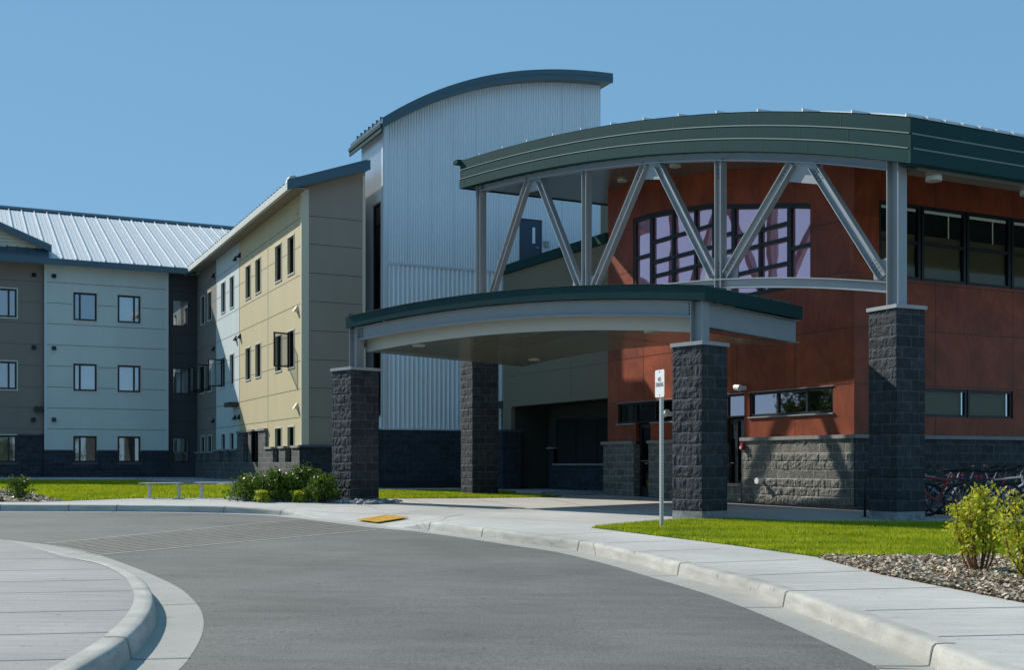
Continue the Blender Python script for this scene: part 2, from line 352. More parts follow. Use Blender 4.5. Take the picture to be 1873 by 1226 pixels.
def np_mesh(name, V, Fa, m, parent=None, tone=None, loc=(0, 0, 0), smooth=False):
    "V (n,3), Fa (m,k) constant k; tone per vertex"
    me = bpy.data.meshes.new(name); V = np.asarray(V, np.float32)-np.array(loc, np.float32); Fa = np.asarray(Fa, np.int32)
    me.vertices.add(len(V)); me.vertices.foreach_set('co', V.ravel())
    k = Fa.shape[1]; me.loops.add(Fa.size); me.loops.foreach_set('vertex_index', Fa.ravel())
    me.polygons.add(len(Fa)); me.polygons.foreach_set('loop_start', np.arange(0, Fa.size, k, dtype=np.int32))
    me.polygons.foreach_set('loop_total', np.full(len(Fa), k, np.int32))
    if smooth: me.polygons.foreach_set('use_smooth', np.ones(len(Fa), bool))
    me.update(calc_edges=True); me.validate()
    if tone is not None:
        a = me.attributes.new('tone', 'FLOAT', 'POINT'); a.data.foreach_set('value', np.asarray(tone, np.float32))
    me.materials.append(M[m] if isinstance(m, str) else m)
    o = bpy.data.objects.new(name, me); COL.objects.link(o)
    if parent: o.parent = parent; o.location = Vector(loc)-world_loc(parent)
    else: o.location = loc
    return o
def poly_sheet(name, pts, m, dz=0.0, parent=None):
    P = [Vector((p[0], p[1], G(p[0], p[1])+dz)) for p in pts]
    tris = geometry.tessellate_polygon([[Vector((p.x, p.y, 0)) for p in P]])
    mb = MB(); fs = []
    for t in tris:
        a, b, c = [P[i] for i in t]
        fs.append(t if (b-a).cross(c-a).z > 0 else (t[0], t[2], t[1]))
    mb.add(P, fs); return mb.build(name, m, parent)
def smooth_path(pts, n=6):
    "Catmull-Rom through the points (any dimension)"
    P = [np.array(p, float) for p in pts]; out = []
    for i in range(len(P)-1):
        p0, p1, p2, p3 = P[max(i-1, 0)], P[i], P[i+1], P[min(i+2, len(P)-1)]
        for k in range(n):
            t = k/n; out.append(.5*((2*p1)+(-p0+p2)*t+(2*p0-5*p1+4*p2-p3)*t*t+(-p0+3*p1-3*p2+p3)*t**3))
    out.append(P[-1]); return out

# ================================================================== GROUND
def big_ground():
    xs = [-1500, -300, -80, -60, 60, 300, 1500]; ys = [-1500, -300, -40, 78, 300, 1500]
    v = []; 
    for y in ys:
        for x in xs: v.append((x, y, G(max(-60, min(60, x)), max(-40, min(78, y)))-.40))
    n = len(xs); f = [(j*n+i, j*n+i+1, (j+1)*n+i+1, (j+1)*n+i) for j in range(len(ys)-1) for i in range(n-1)]
    o = MB().add(v, f).build('ground', 'turf'); o['kind'] = 'structure'
big_ground()

# --- kerb of the outer side: photo pixels of the foot of the kerb, kerb height factor
KP = [(-900, 938, 1), (-400, 936, 1), (-150, 935.3, 1), (0, 935.2, 1), (250, 936.2, 1), (409, 938.7, 1), (512, 942.7, .75), (570, 947.8, .2), (615, 953, 0), (690, 962, 0),
      (735, 966.5, .3), (784, 970.7, 1), (880.6, 983, 1), (965, 995.5, 1), (1056, 1008.5, 1), (1149, 1029, 1), (1239, 1053.5, 1), (1338.5, 1081, 1), (1432, 1111, 1), (1562.7, 1161, 1), (1699.7, 1218.7, 1), (1760, 1248, 1)]
kp = []
for x, y, h in KP:
    p = gp(x, y, -.13); kp.append((p.x, p.y, h))
kp += [(2.75, 3.5, 1), (2.6, -2, 1), (1.5, -9, 1), (-2, -18, 1)]
kpath = smooth_path(kp, 6)
def offset_path(path, o):
    out = []
    for i, p in enumerate(path):
        a = path[max(i-1, 0)]; b = path[min(i+1, len(path)-1)]
        t = np.array([b[0]-a[0], b[1]-a[1]]); t = t/(np.linalg.norm(t)+1e-9); n = np.array([-t[1], t[0]])   # left of travel
        out.append((p[0]+n[0]*o, p[1]+n[1]*o))
    return out
def kerb(name, path, side, inner=1.3):
    "sweeps gutter + kerb; returns the inner line where the level pavement starts"
    H = .13
    prof = lambda h: [(-.34, -H-.002), (-.04, -H-.004), (0, -H), (.015, -H+H*.62*h), (.024, -H+H*.90*h), (.042, -H+H*.985*h+.004), (.09, -H+H*h+.006), (.165, -H+H*h+.006)]
    rows = []
    offs = None
    for k in range(8):
        o = prof(1)[k][0]; line = offset_path(path, o*side)
        rows.append([(x, y, G(x, y)+prof(path[i][2])[k][1]) for i, (x, y) in enumerate(line)])
    n = len(path)
    mg = MB(); v = rows[0]+rows[1]+rows[2]
    f = [(a, a+1, b+1, b) if side > 0 else (b, b+1, a+1, a) for r in range(2) for a, b in ((r*n+i, (r+1)*n+i) for i in range(n-1))]
    mg.add(v, f); g = mg.build(name.replace('kerb', 'gutter'), 'gutter', smooth=True); g['kind'] = 'structure'
    mk = MB(); v = sum(rows[2:8], [])
    f = [(a, a+1, b+1, b) if side > 0 else (b, b+1, a+1, a) for r in range(5) for a, b in ((r*n+i, (r+1)*n+i) for i in range(n-1))]
    mk.add(v, f); k = mk.build(name, 'kerb', smooth=True); k['kind'] = 'structure'
    # pavement strip ramping from kerb back to level
    back = offset_path(path, .16*side); inn = offset_path(path, inner*side)
    ms = MB(); v = [(x, y, G(x, y)-H*(1-path[i][2])+.001) for i, (x, y) in enumerate(back)]+[(x, y, G(x, y)) for x, y in inn]
    f = [(i, i+1, n+i+1, n+i) if side > 0 else (n+i, n+i+1, i+1, i) for i in range(n-1)]
    ms.add(v, f); s = ms.build('pavement_edge', 'concrete' if side > 0 else 'old_concrete'); s['kind'] = 'structure'
    return inn
inn = kerb('kerb', kpath, 1)
outer = list(inn)+[(8, -30), (45, -30), (45, 80), (-75, 80), (-75, inn[0][1]+8)]
o = poly_sheet('pavement', outer, 'concrete', 0.0); o['kind'] = 'structure'
# island
IP = [(-700, 965, 0), (-300, 975, 0), (-100, 983, 0), (0, 988, 0), (60, 994, 0), (115, 1001, 0), (175, 1015, .1), (225, 1032, .5), (275, 1052, .9), (325, 1077, 1), (355, 1105, 1), (367, 1132, 1), (363, 1163, 1), (346, 1195, 1), (320, 1226, 1)]
ip = []
for x, y, h in IP:
    p = gp(x, y, -.13); ip.append((p.x, p.y, h))
lx, ly, _ = ip[-1]
ip += [(lx+.05, ly-.9, 1), (lx+.0, ly-2.0, 1), (lx-.4, ly-3.4, 1), (lx-2.2, ly-5.6, 1), (lx-8, ly-7.5, 1)]
ipath = smooth_path(ip, 6)
ipath = [(a[0], a[1], p[2]) for a, p in zip(offset_path(ipath, -.32), ipath)]
iin = kerb('island_kerb', ipath, -1, .45)
o = poly_sheet('island_pavement', list(iin)+[(iin[0][0]-2, (iin[0][1]+iin[-1][1])/2)], 'old_concrete', 0.0); o['kind'] = 'structure'
# road
o = poly_sheet('road', [(-80, -40), (50, -40), (50, 40), (-80, 40)], 'asphalt', -.134); o['kind'] = 'structure'
# score lines
sl = MB()
def line_strip(mb, a, b, w, dz, a_dz=0):
    a, b = Vector(a), Vector(b); t = Vector((b.x-a.x, b.y-a.y, 0)).normalized(); n = Vector((-t.y, t.x, 0))*w/2
    q = [a-n, b-n, b+n, a+n]; mb.add([(p.x, p.y, G(p.x, p.y)+dz) for p in q], [(0, 1, 2, 3)])
def Z8(x, y): return (940+x/2.0075, 880+y/2.0075)
def Z7(x, y): return (x/1.9926, 880+y/1.9926)
for a, b in [((430, 262), (760, 250)), ((250, 232), (560, 222)), ((640, 304), (1040, 290)), ((860, 349), (1310, 331)), ((1050, 405), (1580, 392)), ((1290, 478), (1960, 463)), ((1560, 574), (2050, 562)), ((100, 203), (360, 188))]:
    pa, pb = gp(*Z8(*a)), gp(*Z8(*b)); line_strip(sl, pa, pb, .016, .003)
for a, b in [((1475, 160), (1690, 122)), ((1170, 140), (1540, 110)), ((1430, 152), (1640, 140))]:
    pa, pb = gp(*Z7(*a)), gp(*Z7(*b)); line_strip(sl, pa, pb, .016, .003)
for x in (690, 830, 960, 1090): line_strip(sl, gp(x, 930), gp(x-95, 912), .02, .003)
line_strip(sl, gp(560, 931), gp(1190, 962), .02, .003)
for y0, y1, xl, xr in ((286, 282, -300, 340), (330, 322, -300, 400), (370, 362, -300, 440), (412, 402, -300, 480), (484, 472, -300, 482), (566, 553, -300, 420), (660, 652, -300, 280)):
    line_strip(sl, gp(*Z7(xl, y0+4)), gp(*Z7(xr, y1)), .014, .003)
sl = sl.build('pavement_joints', 'score'); sl['kind'] = 'structure'
# joints across kerbs and gutters
kj = MB()
for path, side, cuts in ((kpath, 1, [(0, 935), (140, 936), (215, 936), (409, 938), (512, 943), (784, 971), (880, 984), (1056, 1009), (1239, 1053), (1432, 1112), (1700, 1219)]), (ipath, -1, [(292, 1105), (240, 1205), (150, 1012)])):
    for px, py in cuts:
        p = gp(px, py, -.13); i = min(range(1, len(path)-1), key=lambda j: (path[j][0]-p.x)**2+(path[j][1]-p.y)**2)
        a = path[i-1]; b = path[i+1]; t = Vector((b[0]-a[0], b[1]-a[1], 0)).normalized(); n = Vector((-t.y, t.x, 0))*side; h = path[i][2]
        pr = [(-.34, -.13+.002), (-.04, -.13), (0, -.127), (.012, -.13+.13*.62*h), (.020, -.13+.13*.90*h), (.040, -.13+.13*.985*h+.006), (.09, -.13+.13*h+.009), (.165, -.13+.13*h+.009)]
        v = []
        for o_, z_ in pr:
            for w in (-.008, .008):
                q = Vector((path[i][0], path[i][1], 0))+n*(o_-.003)+t*w; v.append((q.x, q.y, G(q.x, q.y)+z_))
        kj.add(v, [(2*k, 2*k+1, 2*k+3, 2*k+2) for k in range(7)])
kj = kj.build('kerb_joints', 'score'); kj['kind'] = 'structure'
# crosswalk
cw = MB(); a0, a1 = Z7(160, 230), Z7(345, 272); b0, b1 = Z7(1085, 142), Z7(1380, 178); N = 12
A0, A1, B0, B1 = [gp(*q, -.134) for q in (a0, a1, b0, b1)]
for k in range(N):
    t = k/(N-1); line_strip(cw, A0.lerp(A1, t), B0.lerp(B1, t), .05 if 0 < k < N-1 else .09, -.130)
o = cw.build('crosswalk_marking', 'paint'); o['kind'] = 'structure'
# tactile paving
tq = [gp(640, 950.5), gp(691, 956.5), gp(736, 950), gp(687, 945)]
def tz(x, y):
    d = min(math.hypot(x-q[0], y-q[1]) for q in kpath); t = min(1, max(0, (d-.16)/1.14)); return G(x, y)-.13*(1-t)
def tz(x, y):
    best = (9, 1, 1)
    for a, b in zip(kpath[:-1], kpath[1:]):
        ax, ay, bx, by = a[0], a[1], b[0], b[1]; L2 = (bx-ax)**2+(by-ay)**2+1e-9; t = min(1, max(0, ((x-ax)*(bx-ax)+(y-ay)*(by-ay))/L2))
        d = math.hypot(x-ax-t*(bx-ax), y-ay-t*(by-ay)); sg_ = 1 if (bx-ax)*(y-ay)-(by-ay)*(x-ax) > 0 else 0
        if d < best[0]: best = (d, a[2]+(b[2]-a[2])*t, sg_)
    if not best[2]: best = (0, best[1])
    t = min(1, max(0, (best[0]-.16)/1.14)); return G(x, y)-.13*(1-best[1])*(1-t)
_c = gp(655, 957.5, -.13); _i = min(range(1, len(kpath)-1), key=lambda q: math.hypot(_c.x-kpath[q][0], _c.y-kpath[q][1]))
_t = Vector((kpath[_i+1][0]-kpath[_i-1][0], kpath[_i+1][1]-kpath[_i-1][1], 0)).normalized(); _n = Vector((-_t.y, _t.x, 0)); _p = Vector((kpath[_i][0], kpath[_i][1], 0))
tq = [_p+_t*a_+_n*b_ for a_, b_ in ((-.45, .22), (.45, .22), (.45, .85), (-.45, .85))]
def tpos(u, v, h):
    a = tq[0].lerp(tq[1], u); b = tq[3].lerp(tq[2], u); p = a.lerp(b, v); return Vector((p.x, p.y, tz(p.x, p.y)+h))
tb = MB(); n_ = 12; tb.add([tpos(i/n_, j/n_, .03) for j in range(n_+1) for i in range(n_+1)], [(j*(n_+1)+i, j*(n_+1)+i+1, (j+1)*(n_+1)+i+1, (j+1)*(n_+1)+i) for j in range(n_) for i in range(n_)])
tact = tb.build('tactile_paving', 'yellow'); tag(tact, 'yellow tactile warning pad on the kerb ramp', 'tactile pad')
td = MB()
for i in range(16):
    for j in range(16):
        p = tpos((i+.5)/16, (j+.5)/16, .03); td.tube([p, p+Vector((0, 0, .012))], [.028, .016], 6)
td.build('dome_pattern', 'yellow', tact)['kind'] = 'stuff'

# --- planting beds
def in_poly(P, poly):
    x, y = P[:, 0], P[:, 1]; c = np.zeros(len(P), bool); n = len(poly)
    for i in range(n):
        x1, y1 = poly[i]; x2, y2 = poly[(i+1) % n]
        k = ((y1 > y) != (y2 > y)) & (x < (x2-x1)*(y-y1)/(y2-y1+1e-12)+x1); c ^= k
    return c
def scatter(poly, n):
    a = np.array(poly); lo, hi = a.min(0), a.max(0); out = np.zeros((0, 2))
    while len(out) < n:
        p = rng.uniform(lo, hi, (n, 2)); out = np.vstack([out, p[in_poly(p, poly)]])
    return out[:n]
M['blade'] = leaf_mat('grass_blade', (.18, .28, .004), (.50, .52, .015), .45, .6)
def grass(polypx, n, h, w, name='grass', extra=None):
    poly = [tuple(gp(*q))[:2] for q in polypx]
    if extra: poly = extra(poly)
    s = poly_sheet('lawn_soil', poly, 'turf', .006); s['kind'] = 'structure'
    p = scatter(poly, n); th = rng.uniform(0, 2*np.pi, n); hh = h*rng.uniform(.5, 1.2, n); ww = w*rng.uniform(.6, 1.3, n)
    z = GC+GA*p[:, 0]+GB*p[:, 1]+.004
    d = np.stack([np.cos(th), np.sin(th)], 1); ln = rng.normal(0, .5, (n, 2))*hh[:, None]*.7
    V = np.zeros((n, 3, 3)); V[:, 0, :2] = p-d*ww[:, None]/2; V[:, 1, :2] = p+d*ww[:, None]/2; V[:, 2, :2] = p+ln
    V[:, 0, 2] = z; V[:, 1, 2] = z; V[:, 2, 2] = z+hh
    patch = np.array([noise.noise(Vector((a*.6, b*2.2, 0)))+.6*noise.noise(Vector((a*3, b*4, 5))) for a, b in p]); t = np.clip(.5+patch*.75+rng.normal(0, .22, n), 0, 1)
    o = np_mesh(name, V.reshape(-1, 3), np.arange(3*n).reshape(-1, 3), 'blade', tone=np.repeat(t, 3)); o['kind'] = 'stuff'
    return poly
grass([(1080, 966), (1143, 960), (1200, 955), (1250, 952), (1328, 950), (1440, 955.5), (1740, 957.5), (2100, 960), (2100, 1010), (1870, 1018), (1740, 1021), (1503, 1021), (1338, 998), (1209, 982)], 110000, .05, .014)
grass([(-260, 881), (80, 880), (250, 880), (340, 889), (438, 889), (520, 893), (612, 896), (612, 911), (434, 911.6), (253, 912), (150, 916), (113, 917.5), (60, 905), (-60, 893), (-260, 890)], 90000, .07, .03)
grass([(612, 899), (700, 898.5), (842, 898.5), (945, 900.5), (925, 904), (1028, 908.5), (1000, 910.5), (850, 912), (694, 913), (612, 913)], 40000, .06, .025)
# mulch
def mulch(polypx, n, size, z=.01, name='mulch'):
    poly = [tuple(gp(*q))[:2] for q in polypx]
    s = poly_sheet('mulch_soil', poly, 'soil', .005); s['kind'] = 'structure'
    p = scatter(poly, n); L = size*rng.uniform(.4, 1.3, n); W = L*rng.uniform(.25, .55, n)
    th = rng.uniform(0, np.pi*2, n); ti = rng.normal(0, .35, (n, 2))
    a = np.stack([np.cos(th), np.sin(th), ti[:, 0]], 1)*L[:, None]/2; b = np.stack([-np.sin(th), np.cos(th), ti[:, 1]], 1)*W[:, None]/2
    c = np.stack([p[:, 0], p[:, 1], GC+GA*p[:, 0]+GB*p[:, 1]+z+rng.uniform(0, .03, n)], 1)
    V = np.stack([c-a-b, c+a-b*.6, c+a+b, c-a*.8+b], 1); t = rng.random(n)**1.5
    o = np_mesh(name, V.reshape(-1, 3), np.arange(4*n).reshape(-1, 4), 'chip', tone=np.repeat(t, 4)); o['kind'] = 'stuff'
    return poly
M['chip'] = leaf_mat('wood_chip', (.17, .12, .08), (.76, .64, .48), .0, .9)
mulch([(1495, 1021), (1740, 1021), (1870, 1018), (2100, 1010), (2100, 1142), (1873, 1104), (1738, 1077), (1612, 1052)], 40000, .058)
mulch([(-260, 889), (-60, 893), (0, 894), (60, 905), (113, 917.5), (60, 919), (-260, 919)], 6000, .12)
# concrete side path and gravel
def rocks(poly, n, r0, r1, name='gravel', dz=.0, flat=.6):
    p = scatter(poly, n); ico = [(0, 0, 1), (.894, 0, .447), (.276, .851, .447), (-.724, .526, .447), (-.724, -.526, .447), (.276, -.851, .447), (.724, .526, -.447), (-.276, .851, -.447), (-.894, 0, -.447), (-.276, -.851, -.447), (.724, -.526, -.447), (0, 0, -1)]
    fi = [(0, 1, 2), (0, 2, 3), (0, 3, 4), (0, 4, 5), (0, 5, 1), (1, 6, 2), (2, 7, 3), (3, 8, 4), (4, 9, 5), (5, 10, 1), (2, 6, 7), (3, 7, 8), (4, 8, 9), (5, 9, 10), (1, 10, 6), (6, 11, 7), (7, 11, 8), (8, 11, 9), (9, 11, 10), (10, 11, 6)]
    I = np.array(ico)[None]*rng.uniform(.75, 1.25, (n, 12, 1)); r = rng.uniform(r0, r1, n)
    th = rng.uniform(0, 6.28, n); c, s = np.cos(th)[:, None], np.sin(th)[:, None]
    X = I[:, :, 0]*1.3; Y = I[:, :, 1]*.85
    V = np.stack([X*c-Y*s, X*s+Y*c, I[:, :, 2]*flat], 2)*r[:, None, None]
    V += np.stack([p[:, 0], p[:, 1], GC+GA*p[:, 0]+GB*p[:, 1]+dz+r*.3], 1)[:, None, :]
    Fa = (np.array(fi)[None]+12*np.arange(n)[:, None, None]).reshape(-1, 3)
    return np_mesh(name, V.reshape(-1, 3), Fa, 'rock', smooth=True)
o = rocks([tuple(gp(*q))[:2] for q in [(250, 877), (400, 879), (560, 884), (640, 889), (620, 896), (438, 889), (340, 888)]], 5000, .03, .10); o['kind'] = 'stuff'
o = rocks([tuple(gp(*q))[:2] for q in [(1035, 899), (1100, 900), (1112, 905), (1050, 907), (990, 903)]], 1500, .025, .06); o['kind'] = 'stuff'
for poly, n in (([(418, 915), (470, 919), (600, 919), (640, 923), (690, 924), (735, 918), (700, 918), (640, 921), (600, 912), (440, 910)], 420),):
    o = rocks([tuple(gp(*q))[:2] for q in poly], n, .04, .12, 'river_rocks'); o['kind'] = 'stuff'

# ================================================================== WALL TOOLS
def wall_grid(mb, fr, s0, s1, z0, z1, opens=(), d=0.0, reveal=.12, thick=None):
    "rectangular wall face with real openings and their reveals; opens = (sa, sb, za, zb)"
    S = sorted({s0, s1, *[max(s0, min(s1, q)) for o in opens for q in o[:2]]}); Z = sorted({z0, z1, *[max(z0, min(z1, q)) for o in opens for q in o[2:4]]})
    for i in range(len(S)-1):
        for j in range(len(Z)-1):
            a, b, c, e = S[i], S[i+1], Z[j], Z[j+1]; ms, mz = (a+b)/2, (c+e)/2
            if any(o[0] < ms < o[1] and o[2] < mz < o[3] for o in opens): continue
            mb.quad(fr.P(a, d, c), fr.P(b, d, c), fr.P(b, d, e), fr.P(a, d, e), [(a, c), (b, c), (b, e), (a, e)])
    for o in opens:
        a, b = max(o[0], s0), min(o[1], s1); c, e = max(o[2], z0), min(o[3], z1)
        if a >= b or c >= e: continue
        q = d+reveal
        for p in ([(a, d, c), (a, q, c), (a, q, e), (a, d, e)], [(b, q, c), (b, d, c), (b, d, e), (b, q, e)]):
            mb.quad(*[fr.P(*k) for k in p], [(k[1], k[2]) for k in p])
        if o[3] <= z1+1e-6: mb.quad(*[fr.P(*k) for k in [(a, d, e), (b, d, e), (b, q, e), (a, q, e)]][::-1], [(a, d), (b, d), (b, q), (a, q)])
        if o[2] >= z0-1e-6: mb.quad(*[fr.P(*k) for k in [(a, d, c), (b, d, c), (b, q, c), (a, q, c)]], [(a, d), (b, d), (b, q), (a, q)])
    return mb
def hjoints(mb, fr, s0, s1, zs, opens=(), d=0.0, w=.022):
    for z in zs:
        cuts = sorted([(o[0]-.05, o[1]+.05) for o in opens if o[2]-.05 < z < o[3]+.05]); cur = s0
        for a, b in cuts+[(s1, s1)]:
            if a > cur: mb.quad(fr.P(cur, d-.003, z-w/2), fr.P(min(a, s1), d-.003, z-w/2), fr.P(min(a, s1), d-.003, z+w/2), fr.P(cur, d-.003, z+w/2))
            cur = max(cur, b)
def vjoints(mb, fr, ss, z0, z1, opens=(), d=0.0, w=.02):
    for s in ss:
        cuts = sorted([(o[2], o[3]) for o in opens if o[0] < s < o[1]]); cur = z0
        for a, b in cuts+[(z1, z1)]:
            if a > cur: mb.quad(fr.P(s-w/2, d-.003, cur), fr.P(s+w/2, d-.003, cur), fr.P(s+w/2, d-.003, min(a, z1)), fr.P(s-w/2, d-.003, min(a, z1)))
            cur = max(cur, b)
_wc = {}
def lp(o, mw):  # place a top piece by matrix
    o.matrix_world = mw
def window(parent, fr, s0, s1, z0, z1, mull=(), rails=(), depth=.08, d=0.0, trim='trim', glass='glass', back='blind_pale', fw=.06, tw=.05, sill=None, backd=.12, name='window'):
    "frame object with pane, trim and blind children; local axes: x right, y in, z up from the lower left corner"
    w, h = s1-s0, z1-z0; f = MB(); g = .004
    f.box(None, 0, fw, depth-.05, depth+.03, 0, h); f.box(None, w-fw, w, depth-.05, depth+.03, 0, h)
    f.box(None, fw, w-fw, depth-.05, depth+.03, 0, fw); f.box(None, fw, w-fw, depth-.05, depth+.03, h-fw, h)
    for m_ in mull: f.box(None, m_*w-fw*.5, m_*w+fw*.5, depth-.045, depth+.025, fw, h-fw)
    for r_ in rails: f.box(None, fw, w-fw, depth-.04, depth+.02, r_*h-fw*.45, r_*h+fw*.45)
    o = f.build(name, 'frame', loc=(0, 0, 0)); o.parent = parent
    rel = Matrix.Translation(fr.P(s0, d, z0)-world_loc(parent)) @ Matrix.Rotation(fr.ang, 4, 'Z')
    o.matrix_local = rel
    def child(mb, nm, mt):
        c = mb.build(nm, mt, loc=(0, 0, 0)); c.parent = o; c.location = (0, 0, 0); return c
    p = MB().quad((fw, depth, fw), (w-fw, depth, fw), (w-fw, depth, h-fw), (fw, depth, h-fw)); child(p, 'pane', glass)
    if back:
        b = MB().quad((0, depth+backd, 0), (w, depth+backd, 0), (w, depth+backd, h), (0, depth+backd, h)); child(b, 'blind' if 'blind' in back or 'curt' in back else 'room', back)
    if trim:
        t = MB(); e = tw
        t.box(None, -e, 0, -.02, .0, 0, h+e); t.box(None, w, w+e, -.02, .0, 0, h+e); t.box(None, 0, w, -.02, .0, h, h+e)
        if sill is None: t.box(None, -e, w+e, -.03, .0, -e, 0)
        child(t, 'trim', trim)
    if sill: child(MB().box(None, -.04, w+.04, -.07, .05, -.09, -.002), 'sill', sill)
    return o
def hood(parent, fr, s, z, d=0.0, r=.09, m='frame'):
    mb = MB(); P = fr.P
    c = [P(s-r, d, z-r), P(s+r, d, z-r), P(s+r, d, z+r), P(s-r, d, z+r), P(s-r, d-.16, z-r), P(s+r, d-.16, z-r), P(s+r, d-.03, z+r), P(s-r, d-.03, z+r)]
    mb.add(c, [(0, 1, 2, 3)[::-1], (4, 5, 6, 7), (0, 1, 5, 4), (1, 2, 6, 5), (2, 3, 7, 6), (3, 0, 4, 7)])
    return mb.build('vent_hood', m, parent)

ZR = [(1.04, 2.27), (4.35, 5.62), (7.62, 8.92)]     # three storeys of windows
EAVE = 10.15
def roof_slab(mb, P4, th): # four corner points (upper face), extruded down
    mb.prism(P4, Vector((0, 0, -th)))

# ================================================================== FAR WING
far = empty('residence_wing', FL.P(0, 0, .3)); tag(far, 'long shaded wing with silver standing seam roof, brown and pale blue wall panels', 'building')
sB, sW0, sW1, sD = FL.s(-420), FL.s(81), FL.s(308), FL.s(362)
def wz(fr, x0, x1): return fr.s(x0), fr.s(x1)
w1, w2, w0 = wz(FL, 134, 177), wz(FL, 215, 257), wz(FL, -13, 31)
ww = w1[1]-w1[0]
opW = [(a, b, z0, z1) for a, b in (w1, w2) for z0, z1 in ZR]
left_ws = [w0, (w0[0]-2.3, w0[0]-2.3+ww), (w0[0]-6.2, w0[0]-6.2+ww)]
opB = [(a, b, z0, z1) for a, b in left_ws for z0, z1 in ZR]
wb = (FL.s(316.6), FL.s(347.5)); opD = [(wb[0], wb[1], z0+.0, z1-.02) for z0, z1 in ZR]
PB = .18   # the brown part sits slightly behind
def basez(fr, s): p = fr.P(s, 0, 0); return G(p.x, p.y)-.1
wallA = wall_grid(MB(), FL, sW0, sW1, 1.58, EAVE+.1, opW).build('wall', 'pale_panel', far)
m_ = MB(); wall_grid(m_, FL, sB, sW0, 2.3, EAVE+.1, opB, d=PB); wallB = m_.build('wall', 'brown_panel', far)
m_ = MB(); wall_grid(m_, FL, sW1, sD+.3, .2, EAVE+.1, opD, d=.25, reveal=.05); m_.box(FL, sW1-.02, sW1, .0, .25, .2, EAVE); wallD = m_.build('wall', 'dark_panel', far)
m_ = MB(); wall_grid(m_, FL, sW0, sW1, .1, 1.56, opW, d=-.06, reveal=.18); m_.box(FL, sW1, sW1+.02, -.06, .25, .1, 1.56); m_.box(FL, sW0-.02, sW0, -.06, PB, .1, 1.56)
wall_grid(m_, FL, sB, sW0-.02, .1, 2.27, opB, d=PB-.06, reveal=.18)
m_.build('block_base', 'dark_block', far)
m_ = MB()
for s0, s1, z, d in ((sW0, sW1, 1.56, -.10),):
    cur = s0
    for a, b in (w1, w2): MB().box(FL, cur, a-.02, d, .0, z, z+.06).build('coping', 'dark_coping', far); cur = b+.02
    MB().box(FL, cur, s1, d, 0, z, z+.06).build('coping', 'dark_coping', far)
MB().box(FL, w0[1]+.02, sW0-.03, PB-.1, PB, 2.27, 2.33).build('coping', 'dark_coping', far)
jz = [FL.z(196, y) for y in (522.7, 560, 597.5, 635, 673, 711, 748.5, 786)]
jb = MB(); hjoints(jb, FL, sW0+.1, sW1-.12, jz, opW); inlay(wallA, jb, 'joint'); jb = MB(); hjoints(jb, FL, sB, sW0-.1, [z for z in jz if z > 2.3], opB, d=PB)
inlay(wallB, jb, 'joint')
jb = MB(); hjoints(jb, FL, sW1+.1, sD, [FL.z(330, y) for y in (520, 533, 610, 645, 733, 771)], (), d=.25, w=.03); inlay(wallD, jb, 'frame')
m_ = MB(); m_.box(FL, sW0-.0, sW0+.1, -.03, -.0, 1.6, EAVE); M['pale_trim'] = mat('pale_trim', (.58, .66, .66), .6); m_.build('corner_trim', 'pale_trim', far); m_ = MB(); m_.box(FL, sW1-.12, sW1, -.03, -.0, 1.6, EAVE); m_.build('corner_trim', 'pale_trim', far)
for k, (a, b) in enumerate((w1, w2)):
    for r_, (z0, z1) in enumerate(ZR):
        gl = 'olive_room' if r_ == 0 else 'blind_pale'
        if (k, r_) == (0, 2): gl = 'interior'
        window(far, FL, a, b, z0, z1, mull=(.28,) if k == 0 else (.72,), depth=.06, trim='trim', back=gl, sill='dark_coping' if r_ == 0 else None, fw=.085)
for a, b in left_ws:
    for r_, (z0, z1) in enumerate(ZR): window(far, FL, a, b, z0, z1, mull=(.66,), depth=.06, d=PB, back='olive_room' if r_ == 0 else 'blind_pale', sill='dark_coping' if r_ == 0 else None, fw=.085)
for z0, z1 in ZR: window(far, FL, wb[0], wb[1], z0, z1-.02, depth=.04, d=.25, trim=None, back='olive_room', glass='glass', fw=.05)
for px, py in ((98.5, 505), (98.5, 637), (98.5, 768)): hood(far, FL, FL.s(px), FL.z(px, py), 0)
for px, py in ((62.5, 502), (62.5, 635), (61, 768)): hood(far, FL, FL.s(px), FL.z(px, py), PB)
MB().box(FL, FL.s(63), FL.s(80), PB-.25, PB, FL.z(72, 753), FL.z(72, 744)).build('wall_light', 'frame', far)
# roof
SL = .40; RW = 10.0; OV = .55
zE = EAVE+.02
s_end = FL.s(362)
def far_roof_pt(s, d): return FL.P(s, d, zE+.16+(d+OV)*SL)
mb = MB(); roof_slab(mb, [far_roof_pt(sB, -OV), far_roof_pt(s_end+11.5, -OV), far_roof_pt(s_end+11.5, RW), far_roof_pt(sB, RW)], .12)
rf = mb.build('roof', 'galv_roof', far)
mb = MB(); roof_slab(mb, [FL.P(sB, RW, zE+.16+(RW+OV)*SL), FL.P(s_end+11.5, RW, zE+.16+(RW+OV)*SL), FL.P(s_end+11.5, 2*RW+OV, zE+.16), FL.P(sB, 2*RW+OV, zE+.16)], .12); mb.build('roof', 'galv_roof', far)
mb = MB(); s = FL.s(4)-20*.62
while s < s_end+11:
    a, b = far_roof_pt(s, -OV), far_roof_pt(s, RW-.1)
    mb.bar(a+Vector((0, 0, .03)), b+Vector((0, 0, .03)), FL.a, .045, .07)
    for q in (.2, .4): # low pan ribs
        a2, b2 = far_roof_pt(s+q*1.03, -OV), far_roof_pt(s+q*1.03, RW-.1); mb.bar(a2+Vector((0, 0, .006)), b2+Vector((0, 0, .006)), FL.a, .03, .016)
    s += .62
inlay(rf, mb, 'galv_roof')
